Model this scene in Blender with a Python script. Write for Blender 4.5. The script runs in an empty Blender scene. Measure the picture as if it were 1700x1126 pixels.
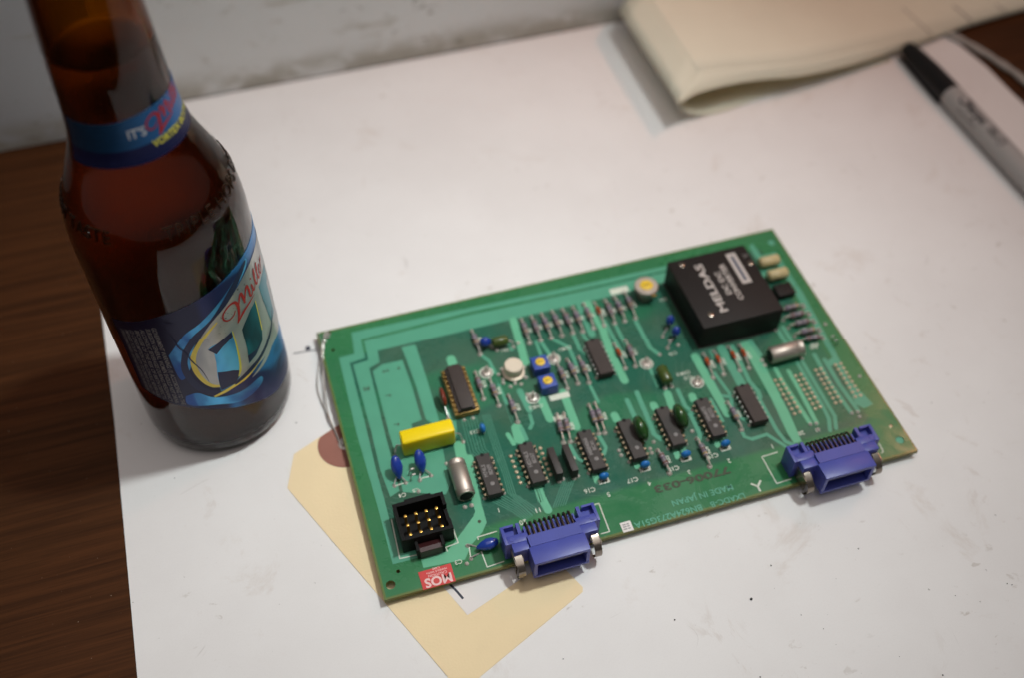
import bpy, bmesh, math, random
from mathutils import Vector, Matrix
R = math.radians
K = 0.001                       # everything below is written in millimetres
random.seed(4)
S = bpy.context.scene
COL = S.collection

# ------------------------------------------------------------------ camera, world, lamps, exposure
cam_d = bpy.data.cameras.new('camera')
cam = bpy.data.objects.new('camera', cam_d)
COL.objects.link(cam)
S.camera = cam
cam_d.sensor_fit = 'HORIZONTAL'
cam_d.sensor_width = 36.0
cam_d.lens = 37.6941
cam_d.clip_start = 0.01
cam_d.clip_end = 20.0
cam.matrix_world = Matrix(((0.954457, 0.227750, -0.192720, -0.009065), (-0.298292, 0.740948, -0.601679, -0.305023), (0.005763, 0.631764, 0.775139, 0.361366), (0.000000, 0.000000, 0.000000, 1.000000)))
cam_d.dof.use_dof = True
cam_d.dof.focus_distance = 0.382
cam_d.dof.aperture_fstop = 4.7
cam_d.dof.aperture_blades = 0

wd = bpy.data.worlds.new('World')
S.world = wd
wd.use_nodes = True
wd.node_tree.nodes['Background'].inputs[0].default_value = (1.0, 0.94, 0.92, 1)
wd.node_tree.nodes['Background'].inputs[1].default_value = 0.095

def lamp(name, loc, target, power, color, size, spread):
    d = bpy.data.lights.new(name, 'AREA')
    d.shape = 'DISK'
    d.size = size * K
    d.energy = power
    d.color = color
    d.spread = R(spread)          # shaded fittings: the light is thrown in a cone
    o = bpy.data.objects.new(name, d)
    o.location = Vector(loc) * K
    v = (Vector(target) - Vector(loc)).normalized()
    o.rotation_euler = v.to_track_quat('-Z', 'Y').to_euler()
    COL.objects.link(o)
    return o

lamp('ceiling_lamp', (370, -50, 870), (32, -38, 0), 0.300, (0.93, 1.0, 0.99), 65, 43.2)
lamp('desk_lamp', (584, 156, 550), (136, 150, 0), 0.118, (1.0, 0.42, 0.27), 55, 68.6)
# broad soft fill added overhead in place of the room's ambient light
pl = lamp('overhead_fill', (60, -120, 1500), (60, -120, 0), 7.2, (1.0, 0.905, 0.86), 1400, 180)
pl.data.shape = 'SQUARE'

S.view_settings.view_transform = 'Standard'
S.view_settings.look = 'None'
S.view_settings.gamma = 1.0
S.view_settings.exposure = 0.09
S.cycles.use_denoising = True
S.cycles.caustics_refractive = True
S.cycles.caustics_reflective = False
S.cycles.blur_glossy = 0.8
S.cycles.sample_clamp_indirect = 4.0
S.cycles.max_bounces = 14
S.cycles.transmission_bounces = 14

# ------------------------------------------------------------------ materials
def mat(name, color, rough=0.5, metal=0.0, spec=0.5, coat=0.0, var=0.0, vscale=200.0, bump=0.0, bscale=600.0, trans=0.0, ior=1.45):
    m = bpy.data.materials.new(name)
    m.use_nodes = True
    nt = m.node_tree
    b = nt.nodes['Principled BSDF']
    b.inputs['Base Color'].default_value = (*color, 1)
    b.inputs['Roughness'].default_value = rough
    b.inputs['Metallic'].default_value = metal
    b.inputs['Specular IOR Level'].default_value = spec
    b.inputs['Coat Weight'].default_value = coat
    b.inputs['Coat Roughness'].default_value = 0.08
    b.inputs['Transmission Weight'].default_value = trans
    b.inputs['IOR'].default_value = ior
    if var or bump:
        tc = nt.nodes.new('ShaderNodeTexCoord')
        nz = nt.nodes.new('ShaderNodeTexNoise')
        nz.inputs['Scale'].default_value = vscale
        nz.inputs['Detail'].default_value = 5
        nt.links.new(tc.outputs['Object'], nz.inputs['Vector'])
        if var:
            mx = nt.nodes.new('ShaderNodeMix')
            mx.data_type = 'RGBA'
            mx.inputs[6].default_value = (*[c * (1 - var) for c in color], 1)
            mx.inputs[7].default_value = (*[min(1, c * (1 + var)) for c in color], 1)
            nt.links.new(nz.outputs['Fac'], mx.inputs[0])
            nt.links.new(mx.outputs[2], b.inputs['Base Color'])
        if bump:
            n2 = nt.nodes.new('ShaderNodeTexNoise')
            n2.inputs['Scale'].default_value = bscale
            nt.links.new(tc.outputs['Object'], n2.inputs['Vector'])
            bp = nt.nodes.new('ShaderNodeBump')
            bp.inputs['Strength'].default_value = bump
            bp.inputs['Distance'].default_value = 0.0003
            nt.links.new(n2.outputs['Fac'], bp.inputs['Height'])
            nt.links.new(bp.outputs['Normal'], b.inputs['Normal'])
    return m

class NG:
    """small helper to write node graphs"""
    def __init__(s, m):
        s.nt = m.node_tree
        s.b = s.nt.nodes['Principled BSDF']
    def new(s, t, **kw):
        n = s.nt.nodes.new(t)
        for k, v in kw.items():
            setattr(n, k, v)
        return n
    def put(s, sock, v):
        if hasattr(v, 'is_linked'):
            s.nt.links.new(v, sock)
        elif isinstance(v, (tuple, list)) and len(v) == 3 and sock.type == 'RGBA':
            sock.default_value = (*v, 1)
        else:
            sock.default_value = v
    def math(s, op, a, b=0.0, clamp=False):
        n = s.new('ShaderNodeMath', operation=op, use_clamp=clamp)
        s.put(n.inputs[0], a)
        s.put(n.inputs[1], b)
        return n.outputs[0]
    def mix(s, f, a, b):
        n = s.new('ShaderNodeMix', data_type='RGBA')
        s.put(n.inputs[0], f)
        s.put(n.inputs[6], a)
        s.put(n.inputs[7], b)
        return n.outputs[2]
    def noise(s, vec, scale, detail=4, rough=0.55, dist=0.0):
        n = s.new('ShaderNodeTexNoise')
        n.inputs['Scale'].default_value = scale
        n.inputs['Detail'].default_value = detail
        n.inputs['Roughness'].default_value = rough
        n.inputs['Distortion'].default_value = dist
        s.put(n.inputs['Vector'], vec)
        return n.outputs['Fac']
    def ramp(s, f, lo, hi):
        n = s.new('ShaderNodeMapRange')
        n.interpolation_type = 'SMOOTHSTEP'
        s.put(n.inputs[0], f)
        n.inputs[1].default_value = lo
        n.inputs[2].default_value = hi
        return n.outputs[0]
    def coords(s, kind='Object'):
        return s.new('ShaderNodeTexCoord').outputs[kind]
    def scaled(s, vec, sc, rot=(0, 0, 0), loc=(0, 0, 0)):
        n = s.new('ShaderNodeMapping')
        n.inputs['Scale'].default_value = sc
        n.inputs['Rotation'].default_value = rot
        n.inputs['Location'].default_value = loc
        s.put(n.inputs[0], vec)
        return n.outputs[0]
    def xyz(s, vec):
        n = s.new('ShaderNodeSeparateXYZ')
        s.put(n.inputs[0], vec)
        return n.outputs
    def bump(s, h, strength, dist=0.0003):
        n = s.new('ShaderNodeBump')
        n.inputs['Strength'].default_value = strength
        n.inputs['Distance'].default_value = dist
        s.put(n.inputs['Height'], h)
        s.put(s.b.inputs['Normal'], n.outputs[0])
    def color(s, c):
        s.put(s.b.inputs['Base Color'], c)

def wood_mat():
    m = mat('walnut_laminate', (0.04, 0.018, 0.008), 0.5, spec=0.12)
    g = NG(m)
    o = g.coords()
    v = g.scaled(o, (10, 330, 30), rot=(0, 0, R(-1.5)))
    n1 = g.noise(v, 1.0, 8, 0.62, 0.4)
    v2 = g.scaled(o, (26, 1500, 60), rot=(0, 0, R(-1.5)))
    n2 = g.noise(v2, 1.0, 6, 0.6)
    v3 = g.scaled(o, (80, 3600, 60))
    n3 = g.noise(v3, 1.0, 3, 0.6)
    c = g.mix(g.ramp(n1, 0.36, 0.64), (0.046, 0.0170, 0.0060), (0.078, 0.0280, 0.0095))
    c = g.mix(g.math('MULTIPLY', g.ramp(n2, 0.46, 0.76), 0.42), c, (0.014, 0.0065, 0.003))
    c = g.mix(g.math('MULTIPLY', g.ramp(n3, 0.55, 0.75), 0.42), c, (0.010, 0.0045, 0.002))
    sp = g.noise(o, 900, 1, 0.5)
    c = g.mix(g.math('MULTIPLY', g.ramp(sp, 0.80, 0.83), 0.6), c, (0.35, 0.28, 0.2))
    g.color(c)
    g.bump(n2, 0.10)
    return m

def paper_mat():
    m = mat('white_paper', (0.79, 0.775, 0.77), 0.62, spec=0.32)
    g = NG(m)
    o = g.coords()
    n1 = g.noise(o, 14, 5, 0.6)
    c = g.mix(g.ramp(n1, 0.3, 0.7), (0.765, 0.748, 0.74), (0.81, 0.797, 0.79))
    # grey-brown scuffs and smudges
    n2 = g.noise(o, 26, 6, 0.7, 0.6)
    sm = g.math('MULTIPLY', g.ramp(n2, 0.58, 0.74), 0.36)
    c = g.mix(sm, c, (0.52, 0.43, 0.36))
    n3 = g.noise(g.scaled(o, (1, 1.6, 1), rot=(0, 0, 0.6)), 120, 4, 0.6, 0.3)
    n3b = g.noise(o, 19, 2, 0.5)
    c = g.mix(g.math('MULTIPLY', g.math('MULTIPLY', g.ramp(n3, 0.63, 0.70), g.ramp(n3b, 0.48, 0.64)), 0.55), c, (0.42, 0.37, 0.32))
    n4 = g.noise(o, 420, 2, 0.5)
    c = g.mix(g.math('MULTIPLY', g.ramp(n4, 0.745, 0.79), 0.5), c, (0.12, 0.11, 0.10))
    n7 = g.noise(g.scaled(o, (1, 0.6, 1), rot=(0, 0, 1.1)), 62, 5, 0.7, 1.0)
    n7b = g.noise(o, 11, 2, 0.5)
    c = g.mix(g.math('MULTIPLY', g.math('MULTIPLY', g.ramp(n7, 0.60, 0.70), g.ramp(n7b, 0.46, 0.64)), 0.32), c, (0.46, 0.37, 0.31))
    n8 = g.noise(o, 1500, 2, 0.6)
    c = g.mix(g.math('MULTIPLY', g.ramp(n8, 0.45, 0.75), 0.06), c, (0.5, 0.48, 0.46))
    # thin curved scratches
    n5 = g.noise(o, 7.0, 3, 0.5, 1.2)
    d = g.math('ABSOLUTE', g.math('SUBTRACT', n5, 0.5))
    n6 = g.noise(o, 45, 2, 0.5)
    sc = g.math('MULTIPLY', g.math('SUBTRACT', 1.0, g.ramp(d, 0.0, 0.0022)), g.ramp(n6, 0.57, 0.68))
    c = g.mix(g.math('MULTIPLY', sc, 0.35), c, (0.40, 0.37, 0.35))
    g.color(c)
    g.bump(g.noise(o, 900, 3), 0.05)
    return m

def wall_mat():
    m = mat('grimy_white_paint', (0.6, 0.6, 0.58), 0.6, spec=0.3)
    g = NG(m)
    o = g.coords()
    x = g.xyz(o)
    n1 = g.noise(o, 16, 5, 0.6)
    c = g.mix(n1, (0.66, 0.66, 0.65), (0.77, 0.765, 0.75))
    # the pier at the left end is mixed darker and greyer than the wall
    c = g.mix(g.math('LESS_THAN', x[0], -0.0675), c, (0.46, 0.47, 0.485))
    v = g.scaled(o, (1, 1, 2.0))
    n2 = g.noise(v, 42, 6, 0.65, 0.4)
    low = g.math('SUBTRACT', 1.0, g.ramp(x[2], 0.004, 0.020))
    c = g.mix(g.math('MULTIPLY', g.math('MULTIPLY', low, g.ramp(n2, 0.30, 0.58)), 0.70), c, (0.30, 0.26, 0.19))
    n3 = g.noise(v, 22, 6, 0.7, 0.5)
    c = g.mix(g.math('MULTIPLY', g.ramp(n3, 0.57, 0.70), 0.50), c, (0.34, 0.29, 0.21))
    n4 = g.noise(v, 150, 3, 0.6)
    n4b = g.noise(o, 12, 2)
    c = g.mix(g.math('MULTIPLY', g.math('MULTIPLY', g.ramp(n4, 0.60, 0.68), g.ramp(n4b, 0.48, 0.60)), 0.75), c, (0.20, 0.16, 0.11))
    g.color(c)
    g.bump(n1, 0.1)
    return m

def board_mat():
    """solder-masked glass fibre: the ground plane on the far side shows through as a darker field"""
    m = mat('solder_mask', (0.03, 0.12, 0.07), 0.30, spec=0.5)
    g = NG(m)
    o = g.coords()
    x = g.xyz(o)
    n0 = g.noise(o, 60, 3)
    wob = g.math('MULTIPLY', g.math('SUBTRACT', n0, 0.5), 0.0016)
    xx = g.math('ADD', x[0], wob)
    yy = g.math('ADD', x[1], wob)
    ix = g.math('MULTIPLY', g.ramp(xx, -0.1010, -0.0985), g.math('SUBTRACT', 1.0, g.ramp(xx, 0.0955, 0.0985)))
    iy = g.math('MULTIPLY', g.ramp(yy, -0.0485, -0.0455), g.math('SUBTRACT', 1.0, g.ramp(yy, 0.0530, 0.0560)))
    inside = g.math('MULTIPLY', ix, iy)
    corner = g.math('MULTIPLY', g.math('SUBTRACT', 1.0, g.ramp(xx, -0.0905, -0.0885)), g.ramp(yy, 0.0465, 0.0485))
    inside = g.math('MULTIPLY', inside, g.math('SUBTRACT', 1.0, corner))
    n1 = g.noise(o, 26, 4, 0.6, 0.3)
    edge = g.mix(n1, (0.014, 0.140, 0.056), (0.046, 0.215, 0.078))
    dark = g.mix(g.ramp(n1, 0.36, 0.62), (0.015, 0.112, 0.072), (0.040, 0.112, 0.070))
    # gaps in that ground plane
    n2 = g.noise(g.scaled(o, (1, 1.8, 1)), 17, 2, 0.4)
    dark = g.mix(g.math('MULTIPLY', g.ramp(n2, 0.53, 0.63), 0.75), dark, (0.018, 0.165, 0.076))
    n3 = g.noise(o, 800, 2)
    c = g.mix(inside, edge, dark)
    rim = g.math('MAXIMUM', g.math('ABSOLUTE', x[0]), g.math('ADD', g.math('ABSOLUTE', x[1]), 0.0433))
    c = g.mix(g.ramp(g.math('ADD', rim, g.math('MULTIPLY', wob, 0.25)), 0.1072, 0.1077), c, (0.13, 0.17, 0.045))
    c = g.mix(g.math('MULTIPLY', g.ramp(n3, 0.45, 0.7), 0.12), c, (0.08, 0.2, 0.12))
    g.color(c)
    # finger marks and flux film: the gloss varies
    fm = g.noise(o, 34, 5, 0.7, 0.8)
    rr = g.new('ShaderNodeMapRange')
    g.put(rr.inputs[0], fm)
    rr.inputs[1].default_value, rr.inputs[2].default_value = 0.35, 0.65
    rr.inputs[3].default_value, rr.inputs[4].default_value = 0.16, 0.42
    g.put(g.b.inputs['Roughness'], rr.outputs[0])
    g.bump(g.noise(o, 500, 3), 0.06)
    return m

def glass_mat(name, color, dens, ior=1.5, rough=0.0):
    m = bpy.data.materials.new(name)
    m.use_nodes = True
    nt = m.node_tree
    b = nt.nodes['Principled BSDF']
    b.inputs['Base Color'].default_value = (1, 1, 1, 1)
    b.inputs['Roughness'].default_value = rough
    b.inputs['Transmission Weight'].default_value = 1
    b.inputs['IOR'].default_value = ior
    if dens:
        v = nt.nodes.new('ShaderNodeVolumeAbsorption')
        v.inputs['Color'].default_value = (*color, 1)
        v.inputs['Density'].default_value = dens
        nt.links.new(v.outputs[0], nt.nodes['Material Output'].inputs['Volume'])
    return m

def foil_label_mat():
    """printed foil: blue fields that fade into one another, by the label's own (angle, height) map"""
    m = mat('blue_foil_print', (0.02, 0.06, 0.2), 0.34, metal=0.35, spec=0.5)
    g = NG(m)
    uv = g.xyz(g.coords('UV'))
    u, v = uv[0], uv[1]
    o = g.coords('UV')
    n = g.noise(o, 9, 2, 0.4, 0.5)
    t = g.math('ADD', u, g.math('MULTIPLY', g.math('SUBTRACT', n, 0.5), 0.3))
    w = g.math('SINE', g.math('ADD', g.math('MULTIPLY', t, 11.0), g.math('MULTIPLY', v, 9.0)))
    c = g.mix(g.ramp(w, -0.5, 0.9), (0.012, 0.020, 0.105), (0.025, 0.20, 0.50))
    # the side that carries the small print is plain navy, the far side drifts to teal
    c = g.mix(g.math('SUBTRACT', 1.0, g.ramp(u, 0.235, 0.26)), c, (0.010, 0.011, 0.045))
    c = g.mix(g.math('MULTIPLY', g.ramp(u, 0.5, 0.85), 0.65), c, (0.008, 0.115, 0.17))
    g.color(c)
    return m

def streak_mat(name, lo, hi, sc, flecks=False):
    m = mat(name, hi, 0.32, metal=0.45, spec=0.5)
    g = NG(m)
    o = g.coords()
    n = g.noise(g.scaled(o, (1, 1, 0.55), rot=(0.5, 0, 0)), sc, 3, 0.5, 0.6)
    c = g.mix(g.ramp(n, 0.36, 0.66), lo, hi)
    if flecks:
        f = g.noise(o, 900, 2, 0.6)
        f2 = g.noise(o, 60, 2, 0.5)
        c = g.mix(g.math('MULTIPLY', g.math('MULTIPLY', g.ramp(f, 0.62, 0.70), g.ramp(f2, 0.48, 0.6)), 0.8), c, (0.03, 0.03, 0.04))
    g.color(c)
    return m

def neck_label_mat():
    m = mat('neck_foil_print', (0.02, 0.06, 0.2), 0.34, metal=0.35)
    g = NG(m)
    uv = g.xyz(g.coords('UV'))
    n = g.noise(g.coords('UV'), 12, 3)
    c = g.mix(g.ramp(g.math('ADD', uv[0], g.math('MULTIPLY', n, 0.12)), 0.1, 0.62), (0.008, 0.045, 0.105), (0.016, 0.13, 0.37))
    c = g.mix(g.ramp(uv[0], 0.60, 0.66), c, (0.012, 0.018, 0.085))
    c = g.mix(g.math('SUBTRACT', 1.0, g.ramp(uv[1], 0.34, 0.36)), c, (0.010, 0.014, 0.068))
    g.color(c)
    return m

M = {}
M['wood'] = wood_mat()
M['paper'] = paper_mat()
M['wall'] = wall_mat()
M['mask'] = board_mat()
M['trace'] = mat('masked_copper', (0.085, 0.325, 0.210), 0.36, spec=0.5, var=0.10, vscale=90, bump=0.05)
M['trace2'] = mat('masked_copper_pale', (0.125, 0.430, 0.255), 0.36, spec=0.5, var=0.12, vscale=120, bump=0.05)
M['trace3'] = mat('masked_copper_thin', (0.060, 0.235, 0.155), 0.36, spec=0.5, var=0.10, vscale=120)
M['fr4'] = mat('glass_fibre_edge', (0.17, 0.16, 0.035), 0.6, var=0.25, vscale=300)
M['silk'] = mat('silkscreen_ink', (0.62, 0.66, 0.56), 0.6, var=0.15, vscale=900)
M['silkdim'] = mat('etched_lettering', (0.10, 0.37, 0.25), 0.5)
M['stamp'] = mat('stamped_ink', (0.045, 0.055, 0.030), 0.6)
M['solder'] = mat('tinned_solder', (0.64, 0.58, 0.52), 0.38, metal=0.45, var=0.15, vscale=900)
M['tanpad'] = mat('gold_tinned_pad', (0.66, 0.52, 0.36), 0.38, metal=0.55, var=0.18, vscale=700)
M['steel'] = mat('tinned_steel', (0.66, 0.63, 0.59), 0.30, metal=0.7, var=0.12, vscale=400)
M['clip'] = mat('nickel_clip', (0.26, 0.225, 0.19), 0.24, metal=0.95, var=0.15, vscale=300)
M['alu'] = mat('bare_aluminium', (0.50, 0.44, 0.385), 0.50, metal=0.85, var=0.12, vscale=250)
M['gold'] = mat('gold_plate', (0.75, 0.44, 0.10), 0.28, metal=0.95)
M['pinmetal'] = mat('oxidised_pin', (0.30, 0.23, 0.15), 0.5, metal=0.75, var=0.3, vscale=400)
M['brass'] = mat('dull_brass', (0.33, 0.21, 0.07), 0.38, metal=0.8, var=0.2, vscale=500)
M['chip'] = mat('black_epoxy', (0.040, 0.033, 0.030), 0.50, spec=0.45, var=0.2, vscale=300, bump=0.2, bscale=2500)
M['chipdark'] = mat('brown_black_epoxy', (0.045, 0.033, 0.029), 0.55, spec=0.4, var=0.2, vscale=300, bump=0.25, bscale=2500)
M['chipmark'] = mat('faded_chip_print', (0.20, 0.185, 0.18), 0.55)
M['black'] = mat('black_plastic', (0.006, 0.006, 0.006), 0.5, spec=0.18, bump=0.08, bscale=1800)
M['module'] = mat('black_potting_box', (0.014, 0.0105, 0.0095), 0.55, spec=0.25, var=0.15, vscale=120, bump=0.15, bscale=1500)
M['redtab'] = mat('maroon_plastic', (0.040, 0.010, 0.011), 0.45)
M['modprint'] = mat('white_print', (0.47, 0.42, 0.39), 0.6)
M['modblue'] = mat('blue_grey_print', (0.09, 0.10, 0.14), 0.6)
M['yellow'] = mat('yellow_film', (0.86, 0.63, 0.004), 0.36, spec=0.4, var=0.05, vscale=300)
M['bluecap'] = mat('blue_epoxy_dip', (0.014, 0.045, 0.30), 0.20, coat=0.5)
M['skycap'] = mat('sky_blue_epoxy', (0.015, 0.16, 0.48), 0.30, coat=0.3)
M['greencap'] = mat('dark_green_epoxy', (0.018, 0.070, 0.012), 0.16, coat=0.7, var=0.3, vscale=250)
M['olive'] = mat('olive_film', (0.055, 0.085, 0.014), 0.30, coat=0.3, var=0.2, vscale=300)
M['redcap'] = mat('red_brown_epoxy', (0.17, 0.026, 0.012), 0.32, coat=0.3)
M['beige'] = mat('beige_film', (0.52, 0.42, 0.22), 0.4, var=0.08, vscale=200)
M['cream'] = mat('cream_metal_cap', (0.74, 0.64, 0.51), 0.42, metal=0.25)
M['trimblue'] = mat('blue_trimmer', (0.035, 0.075, 0.34), 0.42)
M['trimyel'] = mat('yellow_rotor', (0.78, 0.52, 0.03), 0.45)
M['copper'] = mat('copper_wire', (0.40, 0.17, 0.07), 0.34, metal=0.9)
M['conn'] = mat('blue_connector', (0.058, 0.074, 0.345), 0.36, spec=0.5, var=0.14, vscale=110, bump=0.10, bscale=1500)
M['conndark'] = mat('navy_insulator', (0.010, 0.013, 0.060), 0.5)
M['contact'] = mat('bronze_contact', (0.075, 0.055, 0.045), 0.38, metal=0.85)
M['resbody'] = mat('mauve_resistor', (0.25, 0.215, 0.235), 0.45, var=0.12, vscale=500)
M['bandA'] = mat('violet_band', (0.10, 0.07, 0.125), 0.45)
M['bandB'] = mat('grey_band', (0.16, 0.16, 0.18), 0.45)
M['bandC'] = mat('brown_band', (0.13, 0.055, 0.035), 0.45)
M['bandG'] = mat('gold_band', (0.34, 0.23, 0.08), 0.4, metal=0.3)
M['bandR'] = mat('red_band', (0.34, 0.05, 0.03), 0.45)
M['diode'] = mat('orange_glass_diode', (0.40, 0.075, 0.022), 0.22, coat=0.3)
M['card'] = mat('manila_card', (0.84, 0.68, 0.43), 0.75, spec=0.25, var=0.07, vscale=45, bump=0.2, bscale=1100)
M['patch'] = mat('red_brown_patch', (0.30, 0.125, 0.095), 0.75, var=0.10, vscale=150, bump=0.1)
M['sticker'] = mat('white_sticker', (0.76, 0.72, 0.70), 0.6)
M['penink'] = mat('dark_pen_ink', (0.025, 0.032, 0.055), 0.5)
M['redlabel'] = mat('red_sticker', (0.60, 0.050, 0.048), 0.5, var=0.05, vscale=200)
M['redtext'] = mat('pale_lettering', (0.80, 0.56, 0.54), 0.55)
M['envelope'] = mat('cream_paper', (0.76, 0.725, 0.585), 0.7, spec=0.25, var=0.05, vscale=35, bump=0.1, bscale=500)
M['envin'] = mat('yellowed_paper', (0.76, 0.63, 0.36), 0.75, spec=0.2, var=0.05, vscale=60)
M['greyline'] = mat('grey_line', (0.30, 0.27, 0.25), 0.6)
M['capblack'] = mat('marker_black', (0.007, 0.007, 0.008), 0.42, spec=0.28)
M['barrel'] = mat('grey_barrel', (0.37, 0.36, 0.35), 0.34, spec=0.4)
M['markink'] = mat('barrel_print', (0.03, 0.032, 0.036), 0.4)
M['clear'] = mat('clear_film', (0.78, 0.75, 0.70), 0.16, trans=0.6, ior=1.4, spec=0.7)
M['amber'] = glass_mat('amber_glass', (0.84, 0.68, 0.05), 1550.0, 1.5)
M['beer'] = glass_mat('beer', (0.84, 0.66, 0.06), 92.0, 1.34, 0.45)
M['moulded'] = mat('moulded_brown_glass', (0.022, 0.009, 0.004), 0.06, spec=0.6)
M['label'] = foil_label_mat()
M['necklabel'] = neck_label_mat()
M['silver'] = streak_mat('silver_foil', (0.28, 0.29, 0.30), (0.50, 0.495, 0.48), 45, True)
M['yelfoil'] = mat('yellow_foil', (0.78, 0.62, 0.10), 0.4, metal=0.2)
M['navy'] = mat('navy_print', (0.010, 0.014, 0.065), 0.4, metal=0.2)
M['brightblue'] = streak_mat('bright_blue_foil', (0.012, 0.075, 0.30), (0.10, 0.50, 0.86), 55)
M['teal'] = streak_mat('teal_foil', (0.004, 0.030, 0.055), (0.012, 0.20, 0.26), 60)
M['redfoil'] = mat('red_script_print', (0.36, 0.010, 0.012), 0.45)
M['textgrey'] = mat('fine_print', (0.27, 0.255, 0.25), 0.55)
M['white'] = mat('pale_grey_print', (0.55, 0.57, 0.60), 0.5)
M['lime'] = mat('yellow_lettering', (0.66, 0.62, 0.07), 0.5)
M['hole'] = mat('black_grit', (0.02, 0.02, 0.02), 0.8)  # near-black of the loose specks on the paper

# ------------------------------------------------------------------ mesh helpers (millimetres)
WLOC = {}
def wl(o):
    return WLOC.get(o.name, Vector((0, 0, 0))) if o else Vector((0, 0, 0))

class MB:
    def __init__(s):
        s.v, s.f, s.m = [], [], []
        s.mi = 0
    def add(s, vs, fs):
        n = len(s.v)
        s.v += [tuple(p) for p in vs]
        for f in fs:
            s.f.append(tuple(i + n for i in f))
            s.m.append(s.mi)
        return s
    def box(s, x0, x1, y0, y1, z0, z1, c=0.0):
        """a box; c chamfers its edges"""
        x0, x1 = min(x0, x1), max(x0, x1)
        y0, y1 = min(y0, y1), max(y0, y1)
        z0, z1 = min(z0, z1), max(z0, z1)
        if c <= 0:
            vs = [(x, y, z) for z in (z0, z1) for y in (y0, y1) for x in (x0, x1)]
            return s.add(vs, [(0, 2, 3, 1), (4, 5, 7, 6), (0, 1, 5, 4), (2, 6, 7, 3), (0, 4, 6, 2), (1, 3, 7, 5)])
        bm = bmesh.new()
        r = bmesh.ops.create_cube(bm, size=1)
        for v in bm.verts:
            v.co = Vector(((x0 + x1) / 2 + v.co.x * (x1 - x0), (y0 + y1) / 2 + v.co.y * (y1 - y0), (z0 + z1) / 2 + v.co.z * (z1 - z0)))
        bmesh.ops.bevel(bm, geom=bm.edges[:], offset=c, segments=2, affect='EDGES', profile=0.6)
        return s.bm(bm)
    def bm(s, bm):
        bm.verts.index_update()
        s.add([v.co.copy() for v in bm.verts], [[v.index for v in f.verts] for f in bm.faces])
        bm.free()
        return s
    def lathe(s, prof, n=24, c=(0, 0, 0), ax='z', mis=None):
        """prof: (radius, height) pairs"""
        c = Vector(c)
        k = len(prof)
        vs = []
        for (r, h) in prof:
            for i in range(n):
                a = 2 * math.pi * i / n
                p = (r * math.cos(a), r * math.sin(a), h)
                if ax == 'x': p = (p[2], p[0], p[1])
                if ax == 'y': p = (p[1], p[2], p[0])
                vs.append(c + Vector(p))
        base = len(s.v)
        s.v += [tuple(p) for p in vs]
        for j in range(k - 1):
            for i in range(n):
                a, b = j * n + i, j * n + (i + 1) % n
                s.f.append((base + a, base + b, base + b + n, base + a + n))
                s.m.append(mis[j] if mis else s.mi)
        for j, rev in ((0, True), (k - 1, False)):
            if prof[j][0] > 1e-6:
                f = [base + j * n + i for i in range(n)]
                s.f.append(tuple(reversed(f)) if rev else tuple(f))
                s.m.append(mis[0 if j == 0 else k - 2] if mis else s.mi)
        return s
    def tube(s, pts, r, n=8):
        pts = [Vector(p) for p in pts]
        rings = []
        for i, p in enumerate(pts):
            d = (pts[min(i + 1, len(pts) - 1)] - pts[max(i - 1, 0)]).normalized()
            u = d.cross(Vector((0.13, 0.31, 0.94)))
            if u.length < 0.2: u = d.cross(Vector((1, 0, 0)))
            u.normalize()
            w = d.cross(u)
            rr = r[i] if isinstance(r, (list, tuple)) else r
            rings.append([p + rr * (math.cos(2 * math.pi * k / n) * u + math.sin(2 * math.pi * k / n) * w) for k in range(n)])
        vs = [q for rg in rings for q in rg]
        fs = [(j * n + k, j * n + (k + 1) % n, (j + 1) * n + (k + 1) % n, (j + 1) * n + k) for j in range(len(pts) - 1) for k in range(n)]
        fs += [tuple(range(n))[::-1], tuple((len(pts) - 1) * n + k for k in range(n))]
        return s.add(vs, fs)
    def ell(s, c, rx, ry, rz, nu=18, nv=10, rot=None, drop=0.0):
        """ellipsoid; drop > 0 draws its lower end out into a neck"""
        vs = []
        for j in range(nv + 1):
            t = math.pi * j / nv
            zz = math.cos(t)
            rr = math.sin(t)
            if drop and zz < 0: rr *= (1 - drop * (-zz) ** 1.2)
            for i in range(nu):
                a = 2 * math.pi * i / nu
                p = Vector((rx * rr * math.cos(a), ry * rr * math.sin(a), rz * zz))
                if rot: p = rot @ p
                vs.append(Vector(c) + p)
        fs = [(j * nu + i, (j + 1) * nu + i, (j + 1) * nu + (i + 1) % nu, j * nu + (i + 1) % nu) for j in range(nv) for i in range(nu)]
        return s.add(vs, fs)
    def prism(s, poly, z0, z1):
        a = sum(poly[i][0] * poly[(i + 1) % len(poly)][1] - poly[(i + 1) % len(poly)][0] * poly[i][1] for i in range(len(poly)))
        if a < 0: poly = poly[::-1]
        n = len(poly)
        vs = [(x, y, z0) for x, y in poly] + [(x, y, z1) for x, y in poly]
        fs = [tuple(range(n))[::-1], tuple(range(n, 2 * n))] + [(i, (i + 1) % n, n + (i + 1) % n, n + i) for i in range(n)]
        return s.add(vs, fs)
    def text(s, body, size, org, ux, uy, bold=0.0, align='CENTER', fn=None):
        """flat lettering of the built-in font; org, ux, uy place it, or fn maps its (x, y)"""
        vs, fs = text_geo(body, size, bold, align)
        if fn: return s.add([fn(x, y) for x, y in vs], fs)
        o, ux, uy = Vector(org), Vector(ux), Vector(uy)
        return s.add([o + x * ux + y * uy for x, y in vs], fs)
    def textfit(s, body, length, height, org, ux, uy, bold=0.02):
        vs, fs = text_geo(body, height, bold, 'CENTER')
        lo, hi = min(v[0] for v in vs), max(v[0] for v in vs)
        q = length / (hi - lo)
        o, ux, uy = Vector(org), Vector(ux), Vector(uy)
        return s.add([o + (x - (lo + hi) / 2) * q * ux + y * uy for x, y in vs], fs)
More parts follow.
